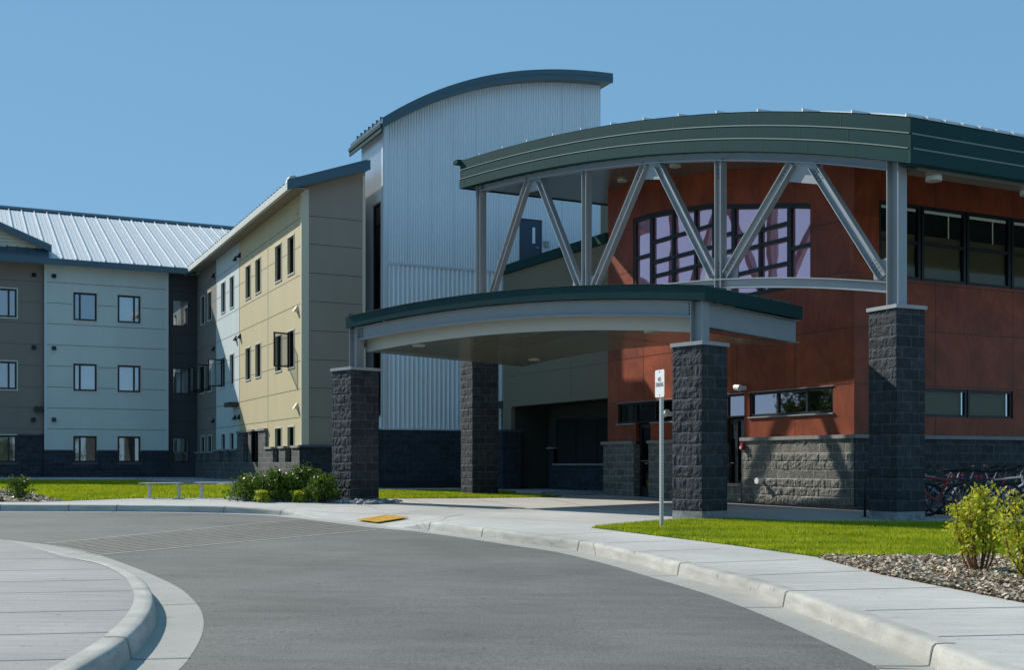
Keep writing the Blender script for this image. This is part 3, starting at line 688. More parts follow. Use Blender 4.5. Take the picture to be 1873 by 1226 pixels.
mb = MB(); mb.prism([FL.P(sB, RW-.25, zE+.16+(RW+OV-.25)*SL+.07), FL.P(sB, RW, zE+.16+(RW+OV)*SL+.16), FL.P(sB, RW+.25, zE+.16+(RW+OV-.25)*SL+.07), FL.P(sB, RW, zE+.16+(RW+OV)*SL)], FL.a*(s_end+11.5-sB))
mb.build('ridge_cap', 'blue_fascia', far)
mb = MB(); mb.box(FL, sB, s_end-.2, -OV-.12, -OV, zE-.14, zE+.13); mb.build('gutter', 'blue_fascia', far)
mb = MB(); mb.box(FL, sB, s_end+.2, -OV, .3, zE-.03, zE); mb.build('soffit', 'trim', far)
# left gable over the brown part
gs = FL.s(89); gw = 5.2; gz = 10.95; GSL = .40
mb = MB(); mb.add([FL.P(gs-2*gw, -.1, gz-.15), FL.P(gs-.1, -.1, gz-.15), FL.P(gs-gw, -.1, gz-.25+gw*GSL)], [(0, 1, 2)]); gwall = mb.build('gable_wall', 'siding', far)
jb = MB()
for k in range(1, 14):
    z = gz-.15+.16*k; x = (z-gz+.2)/GSL
    if x < gw-.3: jb.quad(FL.P(gs-2*gw+x+.2, -.104, z), FL.P(gs-x-.2, -.104, z), FL.P(gs-x-.2, -.104, z+.012), FL.P(gs-2*gw+x+.2, -.104, z+.012))
inlay(gwall, jb, 'joint')
mb = MB()
for sg in (0, 1):
    e = gs if sg else gs-2*gw; ap = gs-gw
    a, b = FL.P(e+(.1 if sg else -.1), -.45, gz-.02), FL.P(ap, -.45, gz+gw*GSL+.02)
    mb.prism([a, b, b-Vector((0, 0, .32)), a-Vector((0, 0, .32))], FL.n*.06)
mb.build('rake_fascia', 'blue_fascia', far)
mb = MB()
for sg in (0, 1):
    e = gs+.1 if sg else gs-2*gw-.1; ap = gs-gw
    roof_slab(mb, [FL.P(e, -.45, gz), FL.P(ap, -.45, gz+gw*GSL+.04), FL.P(ap, 7.0, gz+gw*GSL+.04), FL.P(e, 1.8, gz)], .05)
mb.build('gable_roof', 'galv_roof', far)
mb = MB(); roof_slab(mb, [FL.P(gs-2*gw, -OV-.1, zE+.2), FL.P(gs-.02, -OV-.1, zE+.2), FL.P(gs-.02, -.08, gz-.14), FL.P(gs-2*gw, -.08, gz-.14)], .06)
s = gs-.1
while s > gs-2*gw: mb.bar(FL.P(s, -OV-.1, zE+.22), FL.P(s, -.1, gz-.12), FL.a, .035, .04); s -= .41
mb.build('pent_roof', 'blue_fascia', far)
mb = MB()
for k in range(5):
    z = FL.z(5, 437)-.13*k; mb.add([FL.P(gs-gw-.5+q*1.0 if 0 else FL.s(-6)+q*(FL.s(11)-FL.s(-6)), -.1-dd, z+zz) for q, dd, zz in ((0, .0, .1), (1, .0, .1), (1, .06, 0), (0, .06, 0))], [(0, 1, 2, 3)])
mb.build('louvre_vent', 'trim', far)
# closing walls
mb = MB(); mb.box(FL, sB, s_end+.2, .35, 2*RW, .1, EAVE); mb.build('rear_wall', 'brown_panel', far)

# ================================================================== NEAR WING
near = empty('residence_wing', FY.P(0, 0, .2)); tag(near, 'sunlit tan panelled wing seen at a steep angle, with narrow windows and open casements', 'building')
X4 = lambda x: FY.s(x)
t1, t2, t3, t4 = X4(490), X4(438), X4(396), X4(361)
wins = {k: (X4(a), X4(b)) for k, (a, b) in dict(A=(368.1, 374.2), B=(380.6, 386.9), C=(405, 412), D=(420.8, 427.8), E=(449.7, 458.3), F=(467.6, 477), G=(503.6, 515), H=(526.5, 538.3)).items()}
def ops(keys): return [(*wins[k], z0, z1) for k in keys for z0, z1 in ZR]
secs = [('tan_panel', t1, 0, 'GH', 1.56, .0), ('tan_panel', t2, t1, 'EF', 2.27, .0), ('pale_panel', t3, t2, 'CD', 1.56, .0), ('brown_panel', t4-.2, t3, 'AB', 1.50, .0)]
for m, a, b, ks, zb, d in secs:
    mb = MB(); wall_grid(mb, FY, a, b, zb, EAVE+.1, ops(ks), d=d, reveal=.14); nw = mb.build('wall', m, near); jb = MB(); hjoints(jb, FY, a+.03, b-.03, [z for z in [FY.z(491, y) for y in (440, 487.5, 535.4, 582.7, 630.7, 677.7, 724.5, 771.4)] if z > zb+.1], ops(ks), d=d); inlay(nw, jb, 'joint')
mb = MB(); jb = MB(); cp = MB()
for m, a, b, ks, zb, d in secs:
    wall_grid(mb, FY, a, b, .0, zb-.02, ops(ks), d=-.10, reveal=.24)
    if zb > 2: mb.box(FY, b-.005, b, -.10, 0, 1.5, zb); mb.box(FY, a, a+.005, -.10, 0, 1.5, zb)
    jz2 = [FY.z(491, y) for y in (440, 487.5, 535.4, 582.7, 630.7, 677.7, 724.5, 771.4)]
    cur = a
    for k in ks:
        MB().box(FY, cur, wins[k][0]-.02, -.16, .0, zb-.03, zb+.05).build('coping', 'coping', near); cur = wins[k][1]+.02
    MB().box(FY, cur, b, -.16, 0, zb-.03, zb+.05).build('coping', 'coping', near)
M['base_block'] = block_mat('wing_block', (.10, .10, .095), (.26, .25, .23), .9)
mb.build('block_base', 'base_block', near); 
mb = MB()
for s in (t1, t2, t3): mb.box(FY, s-.02, s+.02, -.012, .0, 2.35 if s in (t1, t2) else 1.6, EAVE)
mb.box(FY, -.12, .0, -.03, -.0, 1.6, EAVE+.1); mb.box(FG, .0, .22, -.03, .0, 1.6, EAVE+.12); mb.box(FG, FG.s(668)-.10, FG.s(668), -.03, .0, 1.6, EAVE+.8)
mb.build('corner_trim', 'tan_trim', near)
for m, a, b, ks, zb, d in secs:
    for k in ks:
        for r_, (z0, z1) in enumerate(ZR):
            bk = 'curtain' if (r_ == 2 and k in 'EFGH') else 'interior'
            window(near, FY, *wins[k], z0, z1, mull=(.62,) if k in 'GH' else (.5,), depth=.12, d=d, back=bk, glass='glass_dark' if bk == 'interior' else 'glass_blind', fw=.05, tw=.045, sill='coping' if r_ == 0 else None)
# open casements
def casement(k, row, ang, wd=.62):
    a, b = wins[k]; z0, z1 = ZR[row]; o = MB(); w, h = wd, z1-z0-.06
    o.box(None, 0, .05, -.02, .02, 0, h); o.box(None, w-.05, w, -.02, .02, 0, h); o.box(None, .05, w-.05, -.02, .02, 0, .05); o.box(None, .05, w-.05, -.02, .02, h-.05, h)
    c = o.build('casement', 'frame', loc=(0, 0, 0)); c.parent = near
    c.matrix_local = Matrix.Translation(FY.P(a+.03, .02, z0+.03)-world_loc(near)) @ Matrix.Rotation(FY.ang+ang, 4, 'Z')
    p = MB().quad((.05, 0, .05), (w-.05, 0, .05), (w-.05, 0, h-.05), (.05, 0, h-.05)).build('pane', 'glass', loc=(0, 0, 0)); p.parent = c; p.location = (0, 0, 0)
casement('H', 1, R(-70)); casement('B', 1, R(-80)); casement('A', 1, R(-80)); casement('C', 1, R(-85)); casement('F', 0, R(-35), .5)
for px, py in ((544, 386), (544, 565), (544, 743), (439.5, 467), (439.5, 615), (438.5, 763), (432, 473), (432, 619), (431, 764), (392, 504), (392, 638), (391.5, 770)):
    hood(near, FY, FY.s(px), FY.z(px, py), 0, .10, 'tan_trim' if px > 500 else 'frame')
MB().box(FY, FY.s(427), FY.s(437), -.4, 0, FY.z(432, 745), FY.z(432, 737)).build('wall_light', 'frame', near)
# gable end
GT = FG.s(668)
zrake = lambda s: EAVE+.15+s*.37
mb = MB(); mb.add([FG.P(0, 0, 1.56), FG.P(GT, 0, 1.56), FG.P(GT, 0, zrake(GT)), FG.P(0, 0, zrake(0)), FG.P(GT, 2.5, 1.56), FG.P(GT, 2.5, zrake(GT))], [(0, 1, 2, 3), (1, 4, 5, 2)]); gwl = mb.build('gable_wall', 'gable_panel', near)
jb = MB(); hjoints(jb, FG, .22, GT-.12, [FG.z(610, y) for y in (399, 450, 502.5, 554, 607, 659.5, 711, 764)], d=0); inlay(gwl, jb, 'joint')
mb = MB(); wall_grid(mb, FG, -.1, GT, 0, 1.54, d=-.10); mb.build('block_base', 'dark_block', near)
mb = MB(); mb.box(FG, -.14, GT, -.15, 0, 1.54, 1.62); mb.build('coping', 'dark_coping', near)
# roof of the near wing: eave runs along FY
OV2 = .5; yl = FY.s(352)
zy = EAVE+.05
mb = MB(); roof_slab(mb, [FY.P(.45, -OV2, zy+.16), FY.P(.45, GT+.0, zy+.16+(GT+OV2)*.37), FY.P(yl-5.5, GT+.0, zy+.16+(GT+OV2)*.37), FY.P(yl-.3, -OV2, zy+.16)], .12); roof_slab(mb, [FY.P(-4.8, GT, zy+.16+(GT+OV2)*.37), FY.P(-4.8, 6.5, zy+.16+(6.5+OV2)*.37), FY.P(yl-9.5, 6.5, zy+.16+(6.5+OV2)*.37), FY.P(yl-5.5, GT, zy+.16+(GT+OV2)*.37)], .12)
rf = mb.build('roof', 'galv_roof', near)
mb = MB(); s = .4
while s > yl: mb.bar(FY.P(s, -OV2-.05, zy+.22), FY.P(s, GT-.05, zy+.2+(GT-.05+OV2)*.37), FY.a, .04, .07); s -= .42
inlay(rf, mb, 'blue_fascia')
mb = MB(); mb.box(FY, yl, .45, -OV2-.12, -OV2, zy-.10, zy+.14); mb.build('gutter', 'white_gutter', near)
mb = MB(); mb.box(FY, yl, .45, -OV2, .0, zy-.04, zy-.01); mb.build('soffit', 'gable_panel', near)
mb = MB(); a, b = FG.P(-OV2-.14, -.5, zy+.22), FG.P(GT+.02, -.5, zrake(GT)+.28)
mb.prism([a, b, b-Vector((0, 0, .34)), a-Vector((0, 0, .34))], FG.n*.06)
mb.build('rake_fascia', 'blue_fascia', near)
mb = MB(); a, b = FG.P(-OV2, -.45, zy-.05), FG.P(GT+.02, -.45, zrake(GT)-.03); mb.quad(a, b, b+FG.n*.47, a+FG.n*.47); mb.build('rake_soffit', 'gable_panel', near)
mb = MB(); mb.prism([FG.P(-OV2-.12, -.42, zy+.16), FG.P(-OV2+.25, -.42, zy+.33), FG.P(-OV2+.12, -.42, zy+.40), FG.P(-OV2-.05, -.42, zy+.34)], FG.n*.3); mb.build('gutter_end', 'white_gutter', near)
hood(near, FG, FG.s(643), FG.z(643, 580), 0)
mb = MB(); mb.box(FY, t4-.5, .0-.02, .4, GT-.05, .1, EAVE); mb.box(FY, t4-.5, -4.9, GT, 9, .1, EAVE); mb.build('rear_wall', 'brown_panel', near)

# ================================================================== TOWER
tower = empty('stair_tower', FT.P(0, 0, .1)); tag(tower, 'tall corrugated silver tower with curved dark roof rising behind the canopies', 'tower')
TW = FT.s(1098); TD = 2.35; TB = 2.22
top_pts = [(706, 230.5), (740, 209), (796, 183), (861, 164), (926, 150.6), (991, 144), (1057, 144), (1101, 149.6)]
tp = sorted((FT.s(x, -.45), FT.z(x, y, -.45)) for x, y in top_pts)
cf = np.polyfit([p[0] for p in tp], [p[1] for p in tp], 3)
def tz_(s): return float(np.polyval(cf, s))
def corrug(mb, fr, s0, s1, zb, ztop, per=.10, amp=.018, d=0.0, opens=()):
    n = int((s1-s0)/(per/6)); pr = [(s0+(s1-s0)*i/n) for i in range(n+1)]
    dd = lambda s: d-amp*max(-.75, min(.75, math.sin(2*math.pi*s/per)))/.75
    for i in range(n):
        a, b = pr[i], pr[i+1]; m = (a+b)/2; segs = [(zb, ztop)]
        for o in opens:
            if o[0] < m < o[1]:
                ns = []
                for lo, hi in segs:
                    hi_ = hi(m) if callable(hi) else hi
                    if o[2] > lo: ns.append((lo, o[2]))
                    if o[3] < hi_: ns.append((o[3], hi))
                segs = ns
        for lo, hi in segs:
            ha, hb = (hi(a), hi(b)) if callable(hi) else (hi, hi)
            mb.quad(fr.P(a, dd(a), lo), fr.P(b, dd(b), lo), fr.P(b, dd(b), hb), fr.P(a, dd(a), ha), [(a, lo), (b, lo), (b, hb), (a, ha)])
zband = FT.z(712, 481)
door = (FT.s(949), FT.s(991), 6.9, FT.z(970, 401))
tf = lambda s: tz_(s)+.15
mb = MB(); corrug(mb, FT, .12, TW, zband+.03, tf, opens=[door]); mb.build('wall', 'corrugated', tower)
mb = MB(); corrug(mb, FT, .12, TW, TB, zband-.05, .17, .028); mb.build('wall', 'corrugated', tower)
tsw = (FTS.s(682.5), FTS.s(697), 2.67, 10.08)
zs_top = lambda s: tz_(-.45)+.35
mb = MB(); corrug(mb, FTS, FTS.s(662), -.12, TB, lambda s: tz_(-.1)+.2, opens=[tsw], per=.12); mb.build('wall', 'corrugated', tower)
mb = MB(); mb.box(FT, -.0, .13, -.035, .02, TB, tf(0)-.05); mb.box(FTS, -.13, -.0, -.035, .02, TB, tf(0)-.05)
mb.box(FT, .13, TW, -.05, .03, zband-.05, zband+.03); mb.box(FT, -.03, TW+.03, -.09, .03, TB-.06, TB); mb.box(FTS, FTS.s(662), .03, -.09, .03, TB-.06, TB)
for k in range(1, 10): mb.box(FT, k*.87-.004, k*.87+.004, -.026, -.02, zband+.05, tf(k*.87)-.2) if not (door[0]-.1 < k*.87 < door[1]+.1) else None
mb.build('corner_trim', 'flashing', tower)
mb = MB(); wall_grid(mb, FT, -.06, TW, -.1, TB-.06, d=-.08); wall_grid(mb, FTS, FTS.s(658), .06, -.1, TB-.06, d=-.06); mb.build('block_base', 'dark_block', tower)
mb = MB(); mb.box(FT, -.04, TW, -.12, -.082, -.1, .36); mb.build('base_board', 'dark_board', tower)
mb = MB(); mb.box(FT, .1, TW-.05, .15, 6, 0, 10.8); mb.build('rear_wall', 'corrugated', tower)
mb = MB(); n = 30
loop = [(.1+(TW-.2)*i/n, tz_(.1+(TW-.2)*i/n)) for i in range(n+1)]
mb.prism([FT.P(s, .1, z) for s, z in loop]+[FT.P(TW-.1, .1, 9), FT.P(.1, .1, 9)], FT.n*(TD-.2)); mb.build('rear_wall', 'corrugated', tower)
window(tower, FTS, *tsw, rails=(.1, .3, .5, .7, .9), depth=.05, trim='flashing', glass='glass_dark', back='interior', fw=.06)
# curved roof
s0, s1 = -.22, TW+.26
mb = MB(); n = 40; S = [s0+(s1-s0)*i/n for i in range(n+1)]
lo = [FT.P(s, -.5, tz_(s)-.02) for s in S]; hi = [FT.P(s, -.5, tz_(s)+.34) for s in S]
N = n+1
v = lo+hi+[p+FT.n*.06 for p in lo]+[p+FT.n*.06 for p in hi]
f = []
for i in range(n): f += [(i, i+1, N+i+1, N+i), (2*N+i+1, 2*N+i, 3*N+i, 3*N+i+1), (N+i, N+i+1, 3*N+i+1, 3*N+i), (i+1, i, 2*N+i, 2*N+i+1)]
f += [(0, N, 3*N, 2*N), (n, 2*N+n, 3*N+n, N+n)]
mb.add(v, f); fas = mb.build('roof_fascia', 'blue_fascia', tower)
mb = MB(); lo2 = [FT.P(s, -.515, tz_(s)+.15) for s in S]; hi2 = [FT.P(s, -.515, tz_(s)+.165) for s in S]; hi3 = [FT.P(s, -.5, tz_(s)+.165) for s in S]; lo3 = [FT.P(s, -.5, tz_(s)+.15) for s in S]
v = lo2+hi2+hi3+lo3; f = []
for i in range(n): f += [(i, i+1, N+i+1, N+i), (N+i, N+i+1, 2*N+i+1, 2*N+i), (3*N+i, 3*N+i+1, i+1, i)]
inlay(fas, mb.add(v, f), 'blue_fascia')
mb = MB(); E = next(d/50 for d in range(20, 400) if CX+FP*FT.P(s0, d/50, 0).x/FT.P(s0, d/50, 0).y < 641)
a = [FT.P(s, -.44, tz_(s)+.33) for s in S]; b = [FT.P(s, E, tz_(s)+.33) for s in S]; a2 = [p-Vector((0, 0, .32)) for p in a]; b2 = [p-Vector((0, 0, .32)) for p in b]
v = a+b+a2+b2; f = []
for i in range(n): f += [(i, i+1, N+i+1, N+i), (2*N+i+1, 2*N+i, 3*N+i, 3*N+i+1), (N+i, N+i+1, 3*N+i+1, 3*N+i)]
f += [(0, N, 3*N, 2*N), (n, 2*N+n, 3*N+n, N+n)]
trf = mb.add(v, f).build('roof', 'blue_fascia', tower)
mb = MB(); mb.box(FT, s0-.08, s0, -.5, E, tz_(s0)+.02, tz_(s0)+.14); mb.box(FT, s0-.05, s0, -.5, E, tz_(s0)-.14, tz_(s0)+.02)
mb.build('eave_gutter', 'green_fascia', tower)
mb = MB()
for k in range(int((E+.1)/.42)): mb.box(FT, s0-.02, s0+.25, -.3+k*.42, -.27+k*.42, tz_(s0)+.30, tz_(s0)+.42)
inlay(trf, mb, 'blue_fascia')
# roof door
mb = MB(); mb.box(FT, door[0]-.06, door[0], -.04, .08, 6.9, door[3]+.06); mb.box(FT, door[1], door[1]+.06, -.04, .08, 6.9, door[3]+.06); mb.box(FT, door[0], door[1], -.04, .08, door[3], door[3]+.06)
mb.build('door_frame', 'flashing', tower)
dr = MB().box(FT, door[0], door[1], .02, .07, 6.9, door[3]).build('door', 'navy_door', tower)
MB().box(FT, FT.s(974), FT.s(979), .005, .02, FT.z(976, 445), FT.z(976, 416)).build('door_window', 'blind_pale', dr)
mb = MB(); hs, hz = FT.s(984), FT.z(984, 454); mb.tube([FT.P(hs, .02, hz), FT.P(hs, -.05, hz), FT.P(hs-.12, -.05, hz)], .014, 6); mb.build('handle', 'silver', dr)
mb = MB(); mb.box(FT, FT.s(994), FT.s(1002), -.1, -.03, FT.z(998, 452), FT.z(998, 442)); mb.build('junction_box', 'cap', tower)

# ================================================================== UPPER CANOPY CURVE (also shapes the red building's top)
WT = Vector((-.5476, .8367, 0)); U = Vector((math.cos(A26), math.sin(A26), 0)); K = Vector(((1665-CX)/FP*20.8, 20.8, 0))
tt = [0, 1.95, 5.17, 9.48, 16.15]; zz = [6.51, 7.08, 7.92, 8.66, 9.31]
cc = np.polyfit(tt, zz, 3)
def czb(t): return float(np.polyval(cc, t))
def tcoord(p):
    q = Vector((p[0], p[1], 0))-K; det = WT.x*U.y-WT.y*U.x
    return (q.x*U.y-q.y*U.x)/det

# ================================================================== ENTRANCE BUILDING
ent = empty('entrance_building', FB.P(0, 0, 0)); tag(ent, 'entrance building clad in red-brown panels over grey split face block', 'building')
def sB_(px, d=0.0): return FB.s(px, d)
sOl, sRd = sB_(927), sB_(1112)
CO = 1.56
SWz = (2.16, 2.76)
strip = (sB_(1371), sB_(1524), *SWz)
band = (sB_(1130), sB_(1362), SWz[0], SWz[1])
door1 = (sB_(1163), sB_(1190), 0, 2.20)
door2 = (sB_(1326), sB_(1361), -.2, 2.20)
low2 = .42
bw_s = [sB_(x) for x in (1158, 1190, 1229.5, 1270, 1303, 1339.5, 1388, 1442, 1483)]
WB = 5.17
def wtop(s): # arched head of the big window
    return float(np.interp(s, [bw_s[0], bw_s[1], bw_s[2], sB_(1300), sB_(1350), bw_s[7], bw_s[8]], [8.10, 8.08, 8.0, 7.82, 7.58, 7.25, 7.08]))
# red wall: lower grid with openings, upper region around the big window
mb = MB()
def uvq(mb, fr, a, b, c0, c1, e0, e1, d=0.0): # quad with sloping bottom (c) / top (e)
    mb.quad(fr.P(a, d, c0), fr.P(b, d, c1), fr.P(b, d, e1), fr.P(a, d, e0), [(a, c0), (b, c1), (b, e1), (a, e0)])
wall_grid(mb, FB, sRd, 0, CO+.06, WB, [strip, band, (door1[0], door1[1], 0, 2.2), (door2[0], door2[1], -.2, 2.2)], reveal=.13)
def roof_at(fr, s, d=0.0): return czb(tcoord(fr.P(s, d, 0)))
cuts = [sRd]+[bw_s[0]+(bw_s[8]-bw_s[0])*i/16 for i in range(17)]+[-.6, 0]
for a, b in zip(cuts[:-1], cuts[1:]):
    m_ = (a+b)/2; inside = bw_s[0] < m_ < bw_s[8]
    uvq(mb, FB, a, b, wtop(a) if inside else WB, wtop(b) if inside else WB, roof_at(FB, a)+.05, roof_at(FB, b)+.05)
    if inside: # reveals
        mb.quad(FB.P(a, 0, wtop(a)), FB.P(b, 0, wtop(b)), FB.P(b, .15, wtop(b)), FB.P(a, .15, wtop(a)))
mb.quad(FB.P(bw_s[8], 0, WB), FB.P(bw_s[8], .15, WB), FB.P(bw_s[8], .15, wtop(bw_s[8])), FB.P(bw_s[8], 0, wtop(bw_s[8])))
mb.quad(FB.P(bw_s[0], .15, WB), FB.P(bw_s[0], 0, WB), FB.P(bw_s[0], 0, wtop(bw_s[0])), FB.P(bw_s[0], .15, wtop(bw_s[0])))
mb.quad(FB.P(bw_s[0], 0, WB), FB.P(bw_s[8], 0, WB), FB.P(bw_s[8], .15, WB), FB.P(bw_s[0], .15, WB))
# right facade
REND = 16.0
rwin = [(FR.s(1608), FR.s(1687)), (FR.s(1687), FR.s(1770)), (FR.s(1770), FR.s(1851.5)), (FR.s(1851.5), FR.s(1940)), (FR.s(1940), FR.s(2030))]
RZ = (5.22, 6.96)
rlow = [(FR.s(1606), FR.s(1688)), (FR.s(1688), FR.s(1771)), (FR.s(1771), FR.s(1853))]
opR = [(rwin[0][0], rwin[-1][1], *RZ), (rlow[1][0], rlow[-1][1], 2.08, 2.74)]
rt = roof_at(FR, 0)+.05
wall_grid(mb, FR, 0, REND, CO+.06, rt, opR, reveal=.13)
ent_red = mb.build('wall', 'redwood', ent)
# joints of the cladding
jb = MB(); zj = [2.79, 4.05, 5.31, 6.57, 7.83]
bigop = [(bw_s[0], bw_s[8], WB, 7.9)]
hjoints(jb, FB, sRd, 0, [z for z in zj if z < 6.4], bigop+[strip, band], w=.016)
hjoints(jb, FB, sRd, bw_s[0]+.1, [6.57, 7.83], w=.016); hjoints(jb, FB, bw_s[8], 0, [6.5], w=.016)
vjoints(jb, FB, [-1.9, -4.0, -6.05, -8.1], CO+.1, 6.5, bigop+[strip, band, door1, door2], w=.014)
vjoints(jb, FB, [-1.9], 7.1, roof_at(FB, -1.9), w=.014); vjoints(jb, FB, [-8.1], 8.1, roof_at(FB, -8.1), w=.014)
hjoints(jb, FR, 0, REND, [2.79, 4.05, 5.15], opR, w=.016); vjoints(jb, FR, [FR.s(1711), FR.s(1853), FR.s(2010)], CO+.1, rt, opR, w=.014)
inlay(ent_red, jb, 'frame')
mb = MB(); mb.box(FB, -.03, 0, -.012, .0, CO+.1, roof_at(FB, 0)); mb.build('corner_trim', 'redwood', ent)
# windows of the right facade
for (a, b) in rwin:
    w = window(ent, FR, a+.02, b-.02, *RZ, rails=(.50,), depth=.08, trim=None, glass='glass_blind', back='interior', fw=.075, backd=.5)
    l = MB().quad((.05, .16, .05), (b-a-.09, .16, .05), (b-a-.09, .16, 1.08), (.05, .16, 1.08)).build('blind', 'blind', loc=(0, 0, 0)); l.parent = w; l.location = (0, 0, 0)
for (a, b) in rlow[1:]:
    window(ent, FR, a+.02, b-.02, 2.08, 2.74, depth=.08, trim=None, glass='glass_blind', back='blind', fw=.06)
# strip window + door band
window(ent, FB, strip[0], strip[1], *SWz, mull=(.34, .69), depth=.08, trim=None, glass='glass_pink', back='interior', fw=.06)
window(ent, FB, band[0], sB_(1255), SWz[0], SWz[1], mull=(.27, .56, .80), depth=.08, trim=None, glass='glass_dark', back='interior', fw=.05)
window(ent, FB, sB_(1255), band[1], SWz[0], SWz[1], mull=(.36, .70), depth=.08, trim=None, glass='glass_pink', back='interior', fw=.05)
mb = MB()
mb.box(FB, strip[0]-.03, strip[1]+.03, -.05, .02, SWz[0]-.035, SWz[0]-.003); mb.box(FB, strip[0]-.03, strip[1]+.03, -.03, 0, SWz[1]+.003, SWz[1]+.02)
mb.box(FB, band[0]-.03, door1[0]-.01, -.05, .02, SWz[0]-.035, SWz[0]-.003); mb.box(FB, door1[1]+.01, door2[0]-.03, -.05, .02, SWz[0]-.035, SWz[0]-.003); mb.box(FB, band[0]-.03, band[1]+.03, -.03, 0, SWz[1]+.003, SWz[1]+.02)
mb.build('window_flashing', 'steel', ent)
# the big gridded window
wf = MB(); fw = .11
for i in range(16):
    a, b = cuts[1+i], cuts[2+i]
    wf.add([FB.P(s, d, z) for d in (.03, .14) for s, z in ((a, wtop(a)-.13), (b, wtop(b)-.13), (b, wtop(b)), (a, wtop(a)))], [(0, 1, 2, 3), (7, 6, 5, 4), (4, 5, 1, 0), (0, 3, 7, 4)])
wf.box(FB, bw_s[0], bw_s[8], .03, .14, WB, WB+.11)
for i, s in enumerate(bw_s):
    w_ = .12 if i in (0, 8) else (.14 if i in (1, 5, 7) else .09)
    a = s if i == 0 else (s-w_ if i == 8 else s-w_/2)
    if i == 8: w_ = .04; a = s-w_
    wf.box(FB, a, a+w_, .02, .145, WB+.11, wtop(s)-.1)
def bars(i0, i1, zs):
    for z in zs: wf.box(FB, bw_s[i0]+.05, bw_s[i1]-.02, .025, .135, z-.05, z+.05)
bars(0, 1, (6.92, 5.95)); bars(1, 4, (7.25, 6.68, 6.28, 5.75)); bars(4, 5, (6.9, 6.45, 5.85)); bars(5, 7, (6.77, 6.40, 5.81)); bars(7, 8, (6.13,))
big = wf.build('arched_window', 'frame', ent)
mb = MB()
for i in range(16):
    a, b = cuts[1+i], cuts[2+i]; mb.quad(FB.P(a, .09, WB), FB.P(b, .09, WB), FB.P(b, .09, wtop(b)), FB.P(a, .09, wtop(a)))
mb.build('pane', 'glass_pink_sky', big)
mb = MB(); mb.box(FB, bw_s[0], bw_s[8], .45, .5, WB-.3, 8.3); mb.build('room', 'interior', big)
# grey split face base (real relief)
def split_face(mb, fr, s0, s1, z0, z1, d, amp=.022, res=.034, smooth_rows=(), seed=0, bw=.406, z_ref=0.0):
    ns = max(2, int(round((s1-s0)/res))); nz = max(2, int(round((z1-z0)/res))); vs = []; uv = []
    for j in range(nz+1):
        z = z0+(z1-z0)*j/nz; row = math.floor((z-z_ref)/.2032); fz = ((z-z_ref)/.2032) % 1
        for i in range(ns+1):
            s = s0+(s1-s0)*i/ns; off = 0 if row % 2 == 0 else bw/2; c = math.floor((s+off)/bw); fs = ((s+off)/bw) % 1
            e = min(1, min(fz, 1-fz)*6)*min(1, min(fs, 1-fs)*9)
            a = 0 if row in smooth_rows else amp
            hv = noise.noise(Vector((s*11, z*11, seed+row*3.1+c*1.7)))*.9+noise.noise(Vector((s*27, z*27, seed+5)))*.5+noise.noise(Vector((c*3.3, row*2.7, seed)))*.9
            vs.append(fr.P(s, d-(a*(.75+hv)*e if a else 0)*(1 if 0 < i < ns else .5), z)); uv.append((s, z-z_ref))
    n = ns+1; fs_ = [(j*n+i, j*n+i+1, (j+1)*n+i+1, (j+1)*n+i) for j in range(nz) for i in range(ns)]
    mb.add(vs, fs_, [[uv[k] for k in f] for f in fs_])
mb = MB(); D0 = -.07
zg = -.12
zr = zg+.14
split_face(mb, FB, door2[1], .065, zr, CO, D0, smooth_rows=(3, 6), z_ref=zr)
split_face(mb, FB, door1[1], door2[0], zr, CO, D0, smooth_rows=(3, 6), seed=9, z_ref=zr)
split_face(mb, FB, sB_(1107), door1[0], zr, CO, D0, smooth_rows=(3, 6), seed=19, z_ref=zr)
split_face(mb, FB, sB_(1332), door2[1], zr, low2, D0-.02, seed=29, z_ref=zr)
for s in (door1[0], door1[1], door2[0], door2[1]): mb.quad(FB.P(s, D0, zg), FB.P(s, .3, zg), FB.P(s, .3, CO), FB.P(s, D0, CO), [(0, 0), (.3, 0), (.3, CO), (0, CO)])
s_ = sB_(1107); mb.quad(FB.P(s_, D0, zg), FB.P(s_, .3, zg), FB.P(s_, .3, CO), FB.P(s_, D0, CO), [(0, 0), (.3, 0), (.3, CO), (0, CO)])
mb.build('block_base', 'grey_block', ent, smooth=False)
mb = MB(); split_face(mb, FR, -.06, 9.5, zr-.2, CO, D0, amp=.012, z_ref=zr, smooth_rows=(3, 4, 5, 6)); mb.build('block_base', 'right_block', ent)
mb = MB()
for a, b in ((sB_(1105), door1[0]-.01), (door1[1]-.02, door2[0]), (door2[1]-.03, .11)):
    n = max(1, int((b-a)/.405))
    for i in range(n): mb.box(FB, a+(b-a)*i/n+.002, a+(b-a)*(i+1)/n-.002, -.13, .02, CO, CO+.085)
n = 30
for i in range(n): mb.box(FR, -.10+.405*i+.002, -.10+.405*(i+1)-.002, -.13, .02, CO, CO+.085)
mb.box(FB, sB_(1330), door2[1]-.0, -.18, .05, low2, low2+.07)
mb.build('coping', 'coping', ent)
mb = MB(); 
for a, b in ((sB_(1103), door1[0]+.02), (door1[1]-.02, door2[0]), (sB_(1331), .1)): mb.box(FB, a, b, -.16, -.02, zg-.2, zr)
mb.build('base_board', 'base_board', ent)
